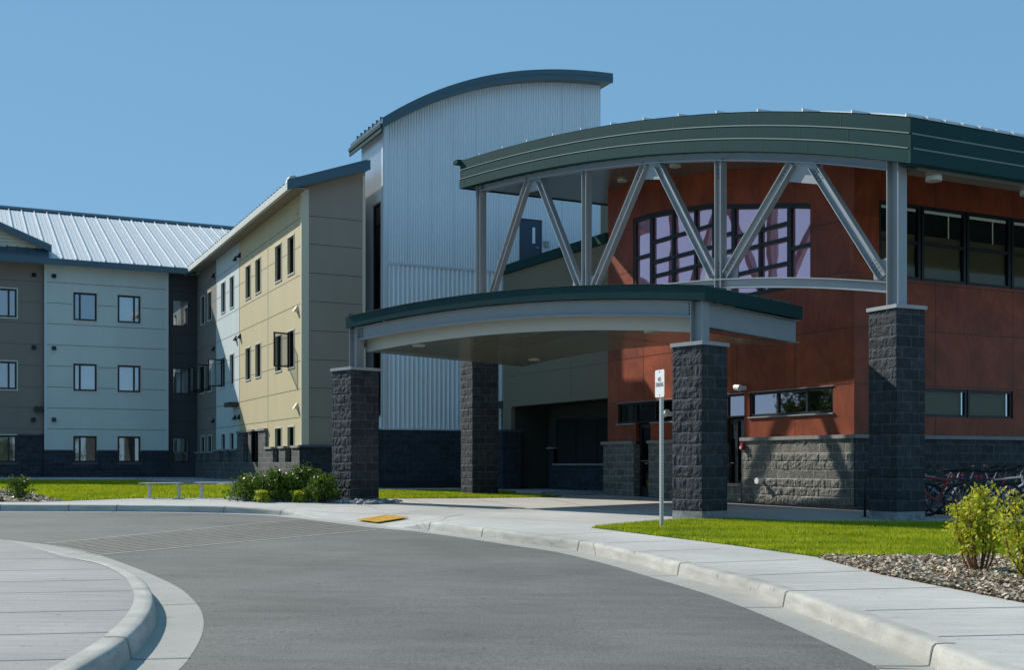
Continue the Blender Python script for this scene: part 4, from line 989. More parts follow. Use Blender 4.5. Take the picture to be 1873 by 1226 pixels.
# doors
def glass_door(dd, zf, z1, nm):
    mb = MB(); a, b = dd[0]+.03, dd[1]-.03; w = .09
    mb.box(FB, a, a+w, .12, .17, zf, z1); mb.box(FB, b-w, b, .12, .17, zf, z1); mb.box(FB, a+w, b-w, .12, .17, z1-.12, z1); mb.box(FB, a+w, b-w, .12, .17, zf, zf+.28)
    d = mb.build('glass_door', 'frame', ent)
    MB().quad(FB.P(a+w, .145, zf+.28), FB.P(b-w, .145, zf+.28), FB.P(b-w, .145, z1-.12), FB.P(a+w, .145, z1-.12)).build('pane', 'glass_dark', d)
    h = MB(); h.tube([FB.P(a+w, .09, zf+1.02), FB.P(b-w, .09, zf+1.02)], .022, 6); h.tube([FB.P(b-w-.1, .12, zf+.95), FB.P(b-w-.1, .05, zf+.95), FB.P(b-w-.2, .05, zf+.95)], .018, 6)
    h.build('push_bar', 'silver', d)
    MB().box(FB, dd[0], dd[1], .4, .45, zf, z1).build('room', 'interior', d)
g1 = G(*FB.P(door1[0], 0, 0)[:2]); glass_door(door1, g1+.01, 2.13, 'a')
mid2 = sB_(1343); glass_door((door2[0], mid2), g1-.05, 2.13, 'b')
window(ent, FB, mid2, door2[1], low2+.07, 2.13, depth=.13, trim=None, glass='glass_dark', back='interior', fw=.05)
# lit / fixed small fittings on the red wall
def cyl(fr, s, z, d0, d1, r, nm, m, parent):
    return MB().tube([fr.P(s, d0, z), fr.P(s, d1, z)], r, 14).build(nm, m, parent)
cs, cz_ = sB_(1363), FB.z(1363, 710); mb = MB(); mb.tube([FB.P(cs, 0, cz_), FB.P(cs, -.18, cz_)], .06, 10); mb.tube([FB.P(cs-.15, -.2, cz_+.02), FB.P(cs+.05, -.2, cz_-.01)], [.07, .08], 12); mb.build('security_camera', 'white_metal', ent)
cs, cz_ = sB_(1229), FB.z(1229, 758); mb = MB(); mb.tube([FB.P(cs, 0, cz_), FB.P(cs, -.2, cz_)], .06, 10); mb.tube([FB.P(cs-.1, -.2, cz_-.03), FB.P(cs+.08, -.2, cz_+.05)], [.07, .09], 12); mb.build('security_camera', 'white_metal', ent)
cs, cz_ = sB_(1399), FB.z(1399, 880); mb = MB(); mb.tube([FB.P(cs, D0, cz_), FB.P(cs, -.22, cz_)], .05, 10); mb.tube([FB.P(cs, -.22, cz_), FB.P(cs, -.27, cz_)], .075, 12); mb.build('hose_outlet', 'white_metal', ent)
cs, cz_ = sB_(1365), FB.z(1365, 817); a = MB().box(FB, cs-.04, cs+.05, -.17, D0, cz_-.09, cz_+.09).build('fire_strobe', 'sign_red', ent)
MB().box(FB, cs-.025, cs+.035, -.20, -.17, cz_-.06, cz_+.0).build('strobe_lens', 'white_metal', a)
# olive part
OZ = 7.62; RC = (sB_(934), sB_(1110), -1, 2.96)
mb = MB(); wall_grid(mb, FB, sOl-.3, sRd, -.1, OZ, [(RC[0], RC[1]+.02, -1, RC[3])], reveal=.15, d=.02); olw = mb.build('wall', 'olive_panel', ent)
jb = MB(); hjoints(jb, FB, sOl, sRd, [4.02, 5.3, 6.5], d=.02, w=.018); vjoints(jb, FB, [sB_(1044)], 2.96, 4.6, d=.02); inlay(olw, jb, 'joint')
mb = MB(); mb.box(FB, sOl-.3, sRd, -.08, .5, OZ, OZ+.30); mb.build('parapet_flashing', 'green_fascia', ent)
rd = 1.5
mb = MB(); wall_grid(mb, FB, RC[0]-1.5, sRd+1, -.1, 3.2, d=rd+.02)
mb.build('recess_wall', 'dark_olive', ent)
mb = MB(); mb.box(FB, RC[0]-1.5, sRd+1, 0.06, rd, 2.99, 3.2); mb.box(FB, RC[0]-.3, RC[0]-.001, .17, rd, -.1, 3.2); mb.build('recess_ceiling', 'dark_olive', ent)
window(ent, FB, FB.s(1018, rd), FB.s(1135, rd), .98, FB.z(1050, 766, rd), mull=(.33, .66), rails=(.5,), depth=.05, d=rd-.02, trim=None, glass='glass_dark', back=None, fw=.06)
MB().box(FB, FB.s(1018, rd), FB.s(1135, rd), rd-.015, rd+.015, .98, FB.z(1050, 766, rd)-.001).build('room', 'interior', ent)
mb = MB(); wall_grid(mb, FB, FB.s(1003, rd-.15), sRd+.8, -.1, .93, d=rd-.15); wall_grid(mb, FB, FB.s(1003, rd-.15), FB.s(1013, rd-.15), .93, 1.5, d=rd-.15); mb.build('block_base', 'dark_block', ent)
mb = MB(); mb.box(FB, FB.s(1013, rd-.15), sRd+.8, rd-.22, rd-.02, .93, .99); mb.box(FB, FB.s(1002, rd-.15), FB.s(1014, rd-.15), rd-.22, rd-.02, 1.5, 1.56); mb.build('sill', 'coping', ent)
dw = (FB.s(952, rd), FB.s(983, rd)); d_ = MB().box(FB, dw[0], dw[1], rd-.05, rd, 0, FB.z(970, 795, rd)).build('door', 'dark_panel', ent)
mb = MB()
for z in (.35, 1.0, 1.75): mb.box(FB, dw[1]-.02, dw[1]+.02, rd-.07, rd-.05, z, z+.1)
inlay(d_, mb, 'silver')
FP_ = Frame(927, 39.2, A26); mb = MB(); mb.box(FP_, FP_.s(916), FP_.s(949), -.15, .3, -.1, 2.08); mb.build('block_pier', 'dark_block', ent); mb = MB(); mb.box(FP_, FP_.s(914), FP_.s(950.5), -.2, .35, 2.08, 2.16); mb.build('pier_coping', 'dark_coping', ent)
# small pale-olive wall that closes the gap behind the roof
p0 = FB.P(sRd, 0, 0)
mb = MB(); mb.box(FT, FT.s(1096, 1.2), FT.s(1150, 1.2), 1.2, 1.6, 6.5, FT.z(1105, 372, 1.2)); mb.build('upper_wall', 'olive_panel', ent)
mb = MB(); mb.box(FB, sRd+.15, -.5, .6, 1.0, 0, 5.0); mb.build('inner_wall', 'interior', ent)

# ================================================================== PILLARS
def pillar(parent, px, D, ang, s, zb, zt, name='block_pillar', capo=.035, plinth=True, seed=0):
    c = Vector(((px-CX)/FP*D, D, 0)); mb = MB()
    class Q: pass
    for k in range(4):
        fr = Frame(CX, 1, ang+k*math.pi/2); fr.o = c-fr.n*(s/2)
        split_face(mb, fr, -s/2, s/2, zb+.16 if plinth else zb, zt, 0, amp=.014, res=.036, seed=seed+k*31, bw=s/3 if k % 2 else s/2.5, z_ref=zb+.16)
    mt = MB(); 
    o = mb.build(name, PM, parent)
    fr = Frame(CX, 1, ang); fr.o = c; h = s/2+capo
    MB().box(fr, -h, h, -h, h, zt, zt+.07).build('cap', 'cap', o)
    if plinth: MB().box(fr, -s/2-.005, s/2+.005, -s/2-.005, s/2+.005, zb-.3, zb+.158).build('plinth', 'plinth', o)
    return o, c
PM = 'block'
def post(parent, c, ang, z0, z1, w=.24, nm='steel_post'):
    mb = MB(); fr = Frame(CX, 1, ang); fr.o = c
    mb.box(fr, -w/2, w/2, -.008, .008, z0, z1); mb.box(fr, -w/2-.009, -w/2+.009, -w/2, w/2, z0, z1); mb.box(fr, w/2-.009, w/2+.009, -w/2, w/2, z0, z1)
    mb.box(fr, -w/2-.05, w/2+.05, -w/2-.05, w/2+.05, z0, z0+.025)
    return mb.build(nm, 'steel', parent)

# ================================================================== UPPER CANOPY
up = empty('upper_canopy', ((1640-CX)/FP*21.3, 21.3, 0)); tag(up, 'high curved green roof carried by a grey steel truss on two block pillars', 'canopy')
P4c = Vector(((1640-CX)/FP*21.3, 21.3, 0)); 
o4, c4 = pillar(up, 1640, 21.3, A26-R(90), .70, G(P4c.x, P4c.y), 3.86, seed=3)
o3, c3 = pillar(up, 877, 33.4, A26-R(90), .82, G(-1, 33.4)-.1, 4.1, seed=40, plinth=False)
FTR = Frame(1640, 21.3, math.atan2(-WT.y, -WT.x))     # truss plane, s to the right, negative going back
TN = FTR.n
FTRz = lambda s: czb(tcoord(FTR.P(s, 0, 0)))
def tp_(px, py, d=0.0): return FTR.P(FTR.s(px, d), d, FTR.z(px, py, d))
post(up, c4, FTR.ang, 3.93, czb(.3)+.1, .25)
post(up, FTR.P(FTR.s(880), 0, 0), FTR.ang, 4.17, FTRz(FTR.s(880))+.1, .22)
# top chord (curved) as I section
def curved_beam(fr, s0, s1, zc, depth, flange, n=28):
    mb = MB(); S = [s0+(s1-s0)*i/n for i in range(n+1)]
    for i in range(n):
        a, b = S[i], S[i+1]; za, zb_ = zc(a), zc(b)
        for d0, d1, lo, hi in ((-.008, .008, -depth, 0), (-flange/2, flange/2, -.02, 0), (-flange/2, flange/2, -depth, -depth+.02)):
            v = [fr.P(s, d, z+q) for s, z in ((a, za), (b, zb_)) for d in (d0, d1) for q in (lo, hi)]
            mb.add(v, [(0, 4, 5, 1), (2, 3, 7, 6), (1, 5, 7, 3), (0, 2, 6, 4)]+([(0, 1, 3, 2)] if i == 0 else [])+([(4, 6, 7, 5)] if i == n-1 else []))
    return mb
curved_beam(FTR, FTR.s(884), FTR.s(1628), lambda s: FTRz(s)+.02, .20, .2).build('top_chord', 'steel', up)
lc = [(1624, 516), (1513, 509), (1451, 508), (1348, 510), (1265, 515), (1203, 522)]
lcp = sorted((FTR.s(x), FTR.z(x, y)) for x, y in lc); lco = np.polyfit([p[0] for p in lcp], [p[1] for p in lcp], 2)
sA, sZ = FTR.s(884), FTR.s(1628)
def lz(s):
    s2 = FTR.s(1203)
    if s >= s2: return float(np.polyval(lco, s))
    return float(np.polyval(lco, s2))+(s-s2)*(-.06)
curved_beam(FTR, sA, sZ, lz, .21, .2).build('bottom_chord', 'steel', up)
dg = [((900, 540), (968, 328)), ((987, 328), (1064, 530)), ((1086, 530), (1181, 300)), ((1204, 300), (1306, 504)), ((1329, 504), (1449, 300)), ((1488, 303), (1616, 506))]
for i, (a, b) in enumerate(dg):
    mb = MB(); A, B = tp_(*a), tp_(*b); mb.ibeam(A, B, TN, .20, .16)
    d_ = mb.build('diagonal_brace', 'steel', up)
    bb = MB(); t = (B-A).normalized(); q = TN.cross(t)
    for e in (0, 1):
        for k in range(4):
            for r_ in (-.04, .04):
                c = (A+t*(.12+.09*k) if e == 0 else B-t*(.12+.09*k))+q*r_; bb.tube([c-TN*.005, c-TN*.035], .017, 6)
    inlay(d_, bb, 'bolt')
for px, y0, y1 in ((1073, 311, 535), (1318, 292, 530)):
    mb = MB(); A, B = tp_(px, y0), tp_(px, y1); mb.ibeam(A, B, TN, .19, .19); d_ = mb.build('vertical_post', 'steel', up)
    bb = MB()
    for e in (0, 1):
        for k in range(4):
            for r_ in (-.04, .04): c = (A-Vector((0, 0, .12+.09*k)) if e == 0 else B+Vector((0, 0, .32+.09*k)))+FTR.a*r_; bb.tube([c-TN*.005, c-TN*.035], .017, 6)
    inlay(d_, bb, 'bolt')
for pts in ([(962, 326), (994, 318), (994, 345), (968, 352)], [(1168, 295), (1214, 290), (1212, 328), (1180, 328)], [(1436, 294), (1505, 298), (1498, 337), (1440, 332)], [(1050, 505), (1096, 505), (1100, 532), (1046, 532)], [(1296, 472), (1350, 470), (1349, 512), (1288, 514)], [(1597, 480), (1630, 469), (1630, 514), (1598, 512)]):
    P = [tp_(x, y, .02) for x, y in pts]; MB().prism(P[::-1], TN*.018).build('gusset_plate', 'steel', up)
# roof sheet: param t along WT, q along U
TL = 16.15; QL = 24.0; n = 44; T = [TL*i/n for i in range(n+1)]; N = n+1
def RP(t, q, z): return K+WT*t+U*q+Vector((0, 0, z))
FH = .84; on = Vector((-WT.y, WT.x, 0))   # outward normal of the fascia
if on.x > 0: on = -on
bands = []
for k in range(3):
    z0, z1 = FH*k/3, FH*(k+1)/3; off = .055-.028*k; mb = MB()
    lo = [RP(t, 0, czb(t)+z0)+on*off for t in T]; hi = [RP(t, 0, czb(t)+z1-.001)+on*off for t in T]; lob = [RP(t, .25, czb(t)+z0) for t in T]; hib = [RP(t, .25, czb(t)+z1-.001) for t in T]
    v = lo+hi+lob+hib; f = []
    for i in range(n): f += [(i+1, i, N+i, N+i+1), (N+i+1, N+i, 3*N+i, 3*N+i+1), (i, i+1, 2*N+i+1, 2*N+i)]
    f += [(n, N+n, 3*N+n, 2*N+n), (0, 2*N, 3*N, N)]
    mb.add(v, f)
    nU = Vector((U.y, -U.x, 0)); o2 = nU*off
    c0 = RP(0, 0, czb(0)+z0)+on*off
    a = RP(0, -.0, czb(0)+z0)+o2+on*off; b = RP(0, QL, czb(0)+z0)+o2; up_ = Vector((0, 0, z1-z0-.001)); 
    mb.add([a, b, b+up_, a+up_, a-o2*1-nU*.25, b-o2-nU*.25, b-o2+up_-nU*.25, a-o2+up_-nU*.25], [(0, 1, 2, 3), (3, 2, 6, 7), (0, 4, 5, 1)])
    mb.add([c0, a, a+up_, c0+up_], [(0, 1, 2, 3)])
    bands.append(mb.build('fascia_band', 'green_fascia', up))
lip = MB()
for k in (1, 2):
    z = FH*k/3; off = .055-.028*(k-1)
    for i in range(n):
        a, b = RP(T[i], 0, czb(T[i])+z), RP(T[i+1], 0, czb(T[i+1])+z)
        lip.add([a+on*(off+.014)-Vector((0, 0, .016)), b+on*(off+.014)-Vector((0, 0, .016)), b+on*(off+.014)+Vector((0, 0, .006)), a+on*(off+.014)+Vector((0, 0, .006)), b+on*(off-.03)+Vector((0, 0, .006)), a+on*(off-.03)+Vector((0, 0, .006))], [(1, 0, 3, 2), (2, 3, 5, 4)])
nU_ = Vector((U.y, -U.x, 0))
for k in (1, 2):
    z = czb(0)+FH*k/3; off = .055-.028*(k-1); a, b = RP(0, 0, z)+nU_*(off+.014), RP(0, QL, z)+nU_*(off+.014); dn = Vector((0, 0, .03)); q = nU_*.045
    lip.add([a-dn, b-dn, b, a, b-q, a-q, a-dn-q*.2, b-dn-q*.2], [(0, 1, 2, 3), (3, 2, 4, 5), (0, 6, 7, 1)])
sj = MB()
for k in range(3):
    for i in range(1, 14):
        t = i*1.22+(.2*k); 
        if t > TL: continue
        off = .055-.028*k+.004; a = RP(t, 0, czb(t)+FH*k/3)+on*off; sj.add([a, a-WT*.012, a-WT*.012+Vector((0, 0, FH/3-.02)), a+Vector((0, 0, FH/3-.02))], [(0, 1, 2, 3)])
inlay(bands[0], sj, 'frame'); inlay(bands[1], lip, 'green_lip')
# roof top & soffit
mb = MB()
a = [RP(t, .03, czb(t)+FH+.02) for t in T]; b = [RP(t, QL, czb(t)+FH+.02) for t in T]
mb.add(a+b, [(i, i+1, N+i+1, N+i) for i in range(n)]); rr = mb.build('roof', 'galv_roof', up)
mb = MB(); q = .45
while q < QL: # seams running along the curve
    for i in range(n): mb.bar(RP(T[i], q, czb(T[i])+FH+.05), RP(T[i+1], q, czb(T[i+1])+FH+.05), U, .02, .06)
    q += .45
t = .1
while t < TL: mb.bar(RP(t, -.0, czb(t)+FH+.045), RP(t, QL, czb(t)+FH+.045), WT, .03, .06); t += 1.25
inlay(rr, mb, 'galv_roof')
mb = MB()
NT = 96
for i in range(NT):
    t0, t1 = .05+(TL-.1)*i/NT, .05+(TL-.1)*(i+.86)/NT
    for za, zb2, ta, tb in ((0, 0, t0, t1), (0, .012, t1, t1+.001), (.012, .012, t1, .05+(TL-.1)*(i+1)/NT)):
        mb.quad(RP(ta, .02, czb(ta)+.03+za), RP(ta, QL, czb(ta)+.03+za), RP(tb, QL, czb(tb)+.03+zb2), RP(tb, .02, czb(tb)+.03+zb2))
mb.build('soffit', 'soffit', up)
mb = MB(); a_ = [RP(TL, 0, czb(TL)), RP(TL, QL, czb(TL)), RP(TL, QL, czb(TL)+FH+.02), RP(TL, 0, czb(TL)+FH+.02)]; mb.prism(a_, WT*.04)
mb.box(Frame(CX, 1, 0), 0, 0, 0, 0, 0, 0) if 0 else None
e = RP(TL, -.12, czb(TL)+FH-.08); mb.prism([e, e+U*.5, e+U*.5+Vector((0, 0, .12)), e+Vector((0, 0, .12))], WT*.25)
mb.build('end_fascia', 'green_fascia', up)
# pale trim under right fascia
mb = MB(); nU = Vector((U.y, -U.x, 0)); a = RP(0, .3, czb(0)-.06)-nU*.12; b = RP(0, QL, czb(0)-.06)-nU*.12; mb.prism([a, b, b+Vector((0, 0, .09)), a+Vector((0, 0, .09))], -nU*.35); mb.build('soffit_trim', 'soffit', up)
def ceiling_lamp(parent, p, r=.14, h=.09):
    l = MB().tube([p, p-Vector((0, 0, h))], r, 20).build('ceiling_lamp', 'lamp', parent)
    MB().tube([p-Vector((0, 0, h)), p-Vector((0, 0, h+.008))], r*.82, 20).build('lens', 'lens', l)
for px, py in ((1138, 330), (1235, 303), (1330, 283)):
    # find the soffit point under the roof along the sight line
    best = None
    for D in np.linspace(22, 34, 600):
        x = (px-CX)/FP*D; z = CZ+(HY-py)/FP*D; e_ = abs(z-(czb(tcoord((x, D)))+.0))
        if best is None or e_ < best[0]: best = (e_, Vector((x, D, z)))
    ceiling_lamp(up, best[1]+Vector((0, 0, .06)))
p = K+U*.75-nU*.0+WT*.3; p.z = czb(.3)+.02
for px in (1708, 1880):
    k = (px-CX)/FP; b0 = K+WT*.35; q = (k*b0.y-b0.x)/(U.x-k*U.y); ceiling_lamp(up, b0+U*q+Vector((0, 0, czb(0)-.06)), .15, .08)

# ================================================================== LOWER CANOPY
AL = R(42); FC = Frame(1280, 20.9, -AL)              # s to the right, P2 at s=0, P1 at negative s ; d goes inwards
LEN = -FC.s(652)
pc = empty('entry_canopy', FC.P(0, 0, 0)); tag(pc, 'low drive-up canopy with green edge and grey arched beam over the entrance walk', 'canopy')
o2, c2 = pillar(pc, 1280, 20.9, -R(50), .70, G(3.5, 20.9), 3.14, seed=77)
o1, c1 = pillar(pc, 650, FC.P(-LEN, 0, 0).y, -R(47), .80, G(-3.7, 27)-.03, 3.22, seed=120, plinth=False)
def cz(s): l = -s; return 4.25+.1285*l-.0103*l*l-.0*l
post(pc, FC.P(0, 0, 0), FC.ang, 3.21, cz(0)-.27, .24); post(pc, FC.P(-LEN, 0, 0), FC.ang, 3.29, cz(-LEN)-.22, .24)
bx = FC.n
# outer steel beam
OS = .42
abm = curved_beam(FC, -LEN+.1, -.1, lambda s: cz(s)-.27, .30, .17).build('arched_beam', 'steel', pc)
# side beam on the right: from P2 going back
RD = 3.6; LD = 5.9
def side_beam(s, depth):
    mb = MB(); a = FC.P(s, .1, cz(s)-.50); b = FC.P(s, depth, cz(s)-.52); mb.ibeam(a, b, FC.a, .46, .18); return mb
side_beam(0.02, RD).build('side_beam', 'steel', pc); side_beam(-LEN, LD-.4).build('side_beam', 'steel', pc)
# roof outline in (s, d): trapezium
def dmax(s): return np.interp(-s, [-.25, LEN+.1], [RD-.25, LD+.2])
n = 36; S = [.2-(LEN+.28)*i/n for i in range(n+1)]; N = n+1
fd = -.22
mb = MB(); lo = [FC.P(s, fd, cz(s)-.26) for s in S]; hi = [FC.P(s, fd, cz(s)) for s in S]; hib = [FC.P(s, fd+.1, cz(s)) for s in S]; lob = [FC.P(s, fd+.1, cz(s)-.26) for s in S]
v = lo+hi+lob+hib; f = []
for i in range(n): f += [(i+1, i, N+i, N+i+1), (N+i+1, N+i, 3*N+i, 3*N+i+1), (i, i+1, 2*N+i+1, 2*N+i)]
f += [(0, 2*N, 3*N, N), (n, N+n, 3*N+n, 2*N+n)]
mb.add(v, f)
front = mb.build('fascia_band', 'green_fascia', pc)
sj = MB()
for i in range(1, 9):
    s = .3-i*1.15; a = FC.P(s, fd-.004, cz(s)-.25); sj.add([a, a+FC.a*.01, a+FC.a*.01+Vector((0, 0, .24)), a+Vector((0, 0, .24))], [(0, 1, 2, 3)])
inlay(front, sj, 'frame')
mb = MB()
for s, dm in ((.2, RD-.12), (-LEN-.08, LD+.25)):
    mb = MB(); mb.prism([FC.P(s, fd, cz(s)-.26), FC.P(s, dm, cz(s)-.26), FC.P(s, dm, cz(s)), FC.P(s, fd, cz(s))], FC.a*.05*(1 if s > 0 else -1)); mb.build('side_fascia', 'green_fascia', pc)
mb = MB(); a = [FC.P(s, fd-.02, cz(s)+.012) for s in S]; b = [FC.P(s, dmax(s)+.1, cz(s)+.012) for s in S]; mb.add(a+b, [(i+1, i, N+i, N+i+1) for i in range(n)]); rr = mb.build('roof', 'galv_roof', pc)
mb = MB()
d = .15
while d < 6:
    for i in range(n):
        if d < dmax(S[i])-.1: mb.bar(FC.P(S[i], d, cz(S[i])+.03), FC.P(S[i+1], d, cz(S[i+1])+.03), FC.n, .03, .055)
    d += .42
inlay(rr, mb, 'green_fascia')
mb = MB(); b1 = [FC.P(s, dmax(s)+.1, cz(s)+.01) for s in S]; b2 = [FC.P(s, dmax(s)+.1, cz(s)-.26) for s in S]; mb.add(b1+b2, [(i, i+1, N+i+1, N+i) for i in range(n)]); mb.build('rear_fascia', 'green_fascia', pc)
# inner band + soffit
cl = lambda s: cz(s)-.82
S2 = [-.05-(LEN-.1)*i/n for i in range(n+1)]
mb = MB(); lo = [FC.P(s, .28, cl(s)-.01) for s in S2]; hi = [FC.P(s, .28, cz(s)-.3) for s in S2]; mb.add(lo+hi, [(i+1, i, N+i, N+i+1) for i in range(n)]); mb.build('inner_band', mat('pale_band', (.50, .50, .44), .5), pc)
mb = MB(); gv = MB(); m_n = 30
for j in range(m_n):
    for i in range(n):
        def dp(s, q): return .28+(dmax(s)-.05-.28)*q
        q0, q1, q2 = j/m_n, (j+.90)/m_n, (j+1)/m_n
        for qa, qb, h, mbx in ((q0, q1, 0, mb), (q1, q2, .014, gv)):
            mbx.quad(FC.P(S2[i], dp(S2[i], qa), cl(S2[i])+h), FC.P(S2[i+1], dp(S2[i+1], qa), cl(S2[i+1])+h), FC.P(S2[i+1], dp(S2[i+1], qb), cl(S2[i+1])+h), FC.P(S2[i], dp(S2[i], qb), cl(S2[i])+h))
inlay(mb.build('soffit', 'soffit', pc), gv, 'groove')
def on_soffit(px, py):
    best = None
    for D in np.linspace(18, 34, 1200):
        p = Vector(((px-CX)/FP*D, D, CZ+(HY-py)/FP*D)); q = p-FC.o; s = q.dot(FC.a); e_ = abs(p.z-cl(s))
        if best is None or e_ < best[0]: best = (e_, p)
    return best[1]
for px, py in ((766, 632), (977, 658), (1192, 607)): ceiling_lamp(pc, on_soffit(px, py)+Vector((0, 0, .03)), .15, .05)
bb = MB()
for px, l0 in ((0, -.22), (-LEN, -LEN+.24)):
    for k in range(4):
        c = FC.P(l0+(0 if px == 0 else 0), -.005, cz(l0)-.32-.06*k); bb.tube([c, c-FC.n*.03], .016, 6)
inlay(abm, bb, 'bolt')

# ================================================================== SIGN
sp = gp(1210, 966); sg = empty('no_standing_sign', sp); tag(sg, 'white no standing sign on a perforated metal post in the grass', 'sign')
D = sp.y; W0 = Frame(1210, D, R(-68)); zt_ = CZ+(HY-726)/FP*D
ps = .05; mb = MB(); hcount = 60
z0 = sp.z-.1; 
# square tube with rows of dark holes
mb.box(W0, -ps/2, ps/2, -ps/2, ps/2, z0, CZ+(HY-690)/FP*D); pst = mb.build('post', 'galv', sg)
hm = MB()
for k in range(58):
    z = z0+.12+k*.0508
    if z > CZ+(HY-728)/FP*D: break
    for c, nn, aa in ((W0.P(0, -ps/2-.001, z), -W0.n, W0.a), (W0.P(ps/2+.001, 0, z), W0.a, W0.n)):
        hm.add([c+aa*math.cos(q*math.pi/3)*.007+Vector((0, 0, math.sin(q*math.pi/3)*.007)) for q in range(6)], [tuple(range(6))])
hm.build('punched_holes', 'sign_black', pst)['kind'] = 'stuff'
zb_, zt2 = CZ+(HY-727)/FP*D, CZ+(HY-677)/FP*D; hw = .155
def rrect(w, h, r, k=6):
    out = []
    for cx, cy, a0 in ((w-r, h-r, 0), (-w+r, h-r, 90), (-w+r, -h+r, 180), (w-r, -h+r, 270)):
        for i in range(k+1): a = R(a0+90*i/k); out.append((cx+r*math.cos(a), cy+r*math.sin(a)))
    return out
H2 = (zt2-zb_)/2; zc_ = (zt2+zb_)/2; SF = Frame(1210, D, R(-68)); dd = -.031
SF.o = sp.copy(); SF.o.z = 0
W0o = sp.copy(); 
hw = .095*1.0
hw = .148
pl = MB().prism([SF.P(x, dd, zc_+y) for x, y in rrect(hw, H2, .03)], SF.n*-.004).build('sign_plate', 'white_metal', sg)
def text_mesh(txt, size, M4, parent, m, name):
    cu = bpy.data.curves.new(name, 'FONT'); cu.body = txt; cu.size = size; cu.align_x = 'CENTER'; cu.align_y = 'CENTER'; cu.extrude = .0006
    t = bpy.data.objects.new(name, cu); COL.objects.link(t); dg_ = bpy.context.evaluated_depsgraph_get(); me = bpy.data.meshes.new_from_object(t.evaluated_get(dg_)); me.name = name
    bpy.data.objects.remove(t); me.materials.clear(); me.materials.append(M[m]); o = bpy.data.objects.new(name, me); COL.objects.link(o)
    o.parent = parent; o.matrix_local = Matrix.Translation(-world_loc(parent)) @ M4; return o
for txt, yy, sx in (('NO', .30, .62), ('STANDING', -.10, .50)):
    c = SF.P(0, dd-.0075, zc_+H2*yy)
    text_mesh(txt, .10, Matrix.Translation(c) @ Matrix.Rotation(SF.ang, 4, 'Z') @ Matrix.Rotation(R(90), 4, 'X') @ Matrix.Diagonal((sx, .95, 1, 1)), pl, 'sign_black', 'lettering')
mb = MB()
for y in (.86, -.82): c = SF.P(0, dd-.004, zc_+H2*y); mb.tube([c, c-SF.n*.008], .009, 8)
inlay(pl, mb, 'bolt')

# ================================================================== METAL BENCHES / RAILS
def bench(x0, x1, ytop, ybase, lx_, label):
    a, b = gp(lx_[0], ybase), gp(lx_[1], ybase+.4); zt = a.z+.53*1.0
    zt = CZ+(HY-ytop)/FP*a.y
    t = Vector((b.x-a.x, b.y-a.y, 0)).normalized(); e = empty('metal_bench', a); tag(e, label, 'bench', 'metal benches beside the lawn')
    sA_ = (x0-lx_[0])/(lx_[1]-lx_[0])*(b-a).length; sB2 = (x1-lx_[0])/(lx_[1]-lx_[0])*(b-a).length
    nn = Vector((-t.y, t.x, 0))
    mb = MB()
    for k in range(4): 
        o_ = nn*(k*.115); p, q = a+t*sA_+o_, a+t*sB2+o_; p.z = q.z = zt; mb.bar(p, q, nn, .10, .022)
    mb.build('seat', 'galv', e)
    for c in (a, b):
        l = MB(); c = c.copy(); c2_ = c+nn*.17; l.bar(c2_+Vector((0, 0, .0)), Vector((c2_.x, c2_.y, zt-.02)), t, .065, .065); 
        l.bar(Vector((c2_.x, c2_.y, zt-.03))-nn*.2, Vector((c2_.x, c2_.y, zt-.03))+nn*.2, t, .05, .03); l.bar(c2_-nn*.14+Vector((0, 0, .012)), c2_+nn*.14+Vector((0, 0, .012)), t, .22, .025)
        l.build('leg', 'galv', e)
bench(254, 328, 884.5, 913, (270, 324), 'silver metal bench standing left of the other, by the lawn')
bench(356, 432, 883.5, 913, (366, 425), 'silver metal bench whose right end touches the leafy bushes')

# ================================================================== SHRUBS
M['leaf_dark'] = leaf_mat('dark_leaf', (.030, .080, .010), (.20, .28, .02), .3, .38)
M['leaf_lime'] = leaf_mat('lime_leaf', (.22, .34, .015), (.70, .62, .05), .5, .5)
def leaves(centers, normals_up, size, n_each, spread, m, parent, loc, name='foliage', tone_f=None):
    C = np.array(centers); k = len(C); n = k*n_each; c = np.repeat(C, n_each, 0)+rng.normal(0, spread, (n, 3))
    d = rng.normal(0, 1, (n, 3)); d[:, 2] = np.abs(d[:, 2])*.6; d /= np.linalg.norm(d, axis=1)[:, None]
    s = np.cross(d, rng.normal(0, 1, (n, 3))); s /= np.linalg.norm(s, axis=1)[:, None]+1e-9
    u = np.cross(d, s); L = size*rng.uniform(.6, 1.3, n)[:, None]; W = L*.25
    V = np.stack([c-u*L/2, c+s*W-d*W*.2, c+u*L/2, c-s*W-d*W*.2], 1)
    t = np.clip(rng.beta(1.6, 2.2, n)+(tone_f(c) if tone_f else 0), 0, 1)
    return np_mesh(name, V.reshape(-1, 3), np.arange(4*n).reshape(-1, 4), m, parent, np.repeat(t, 4), loc)
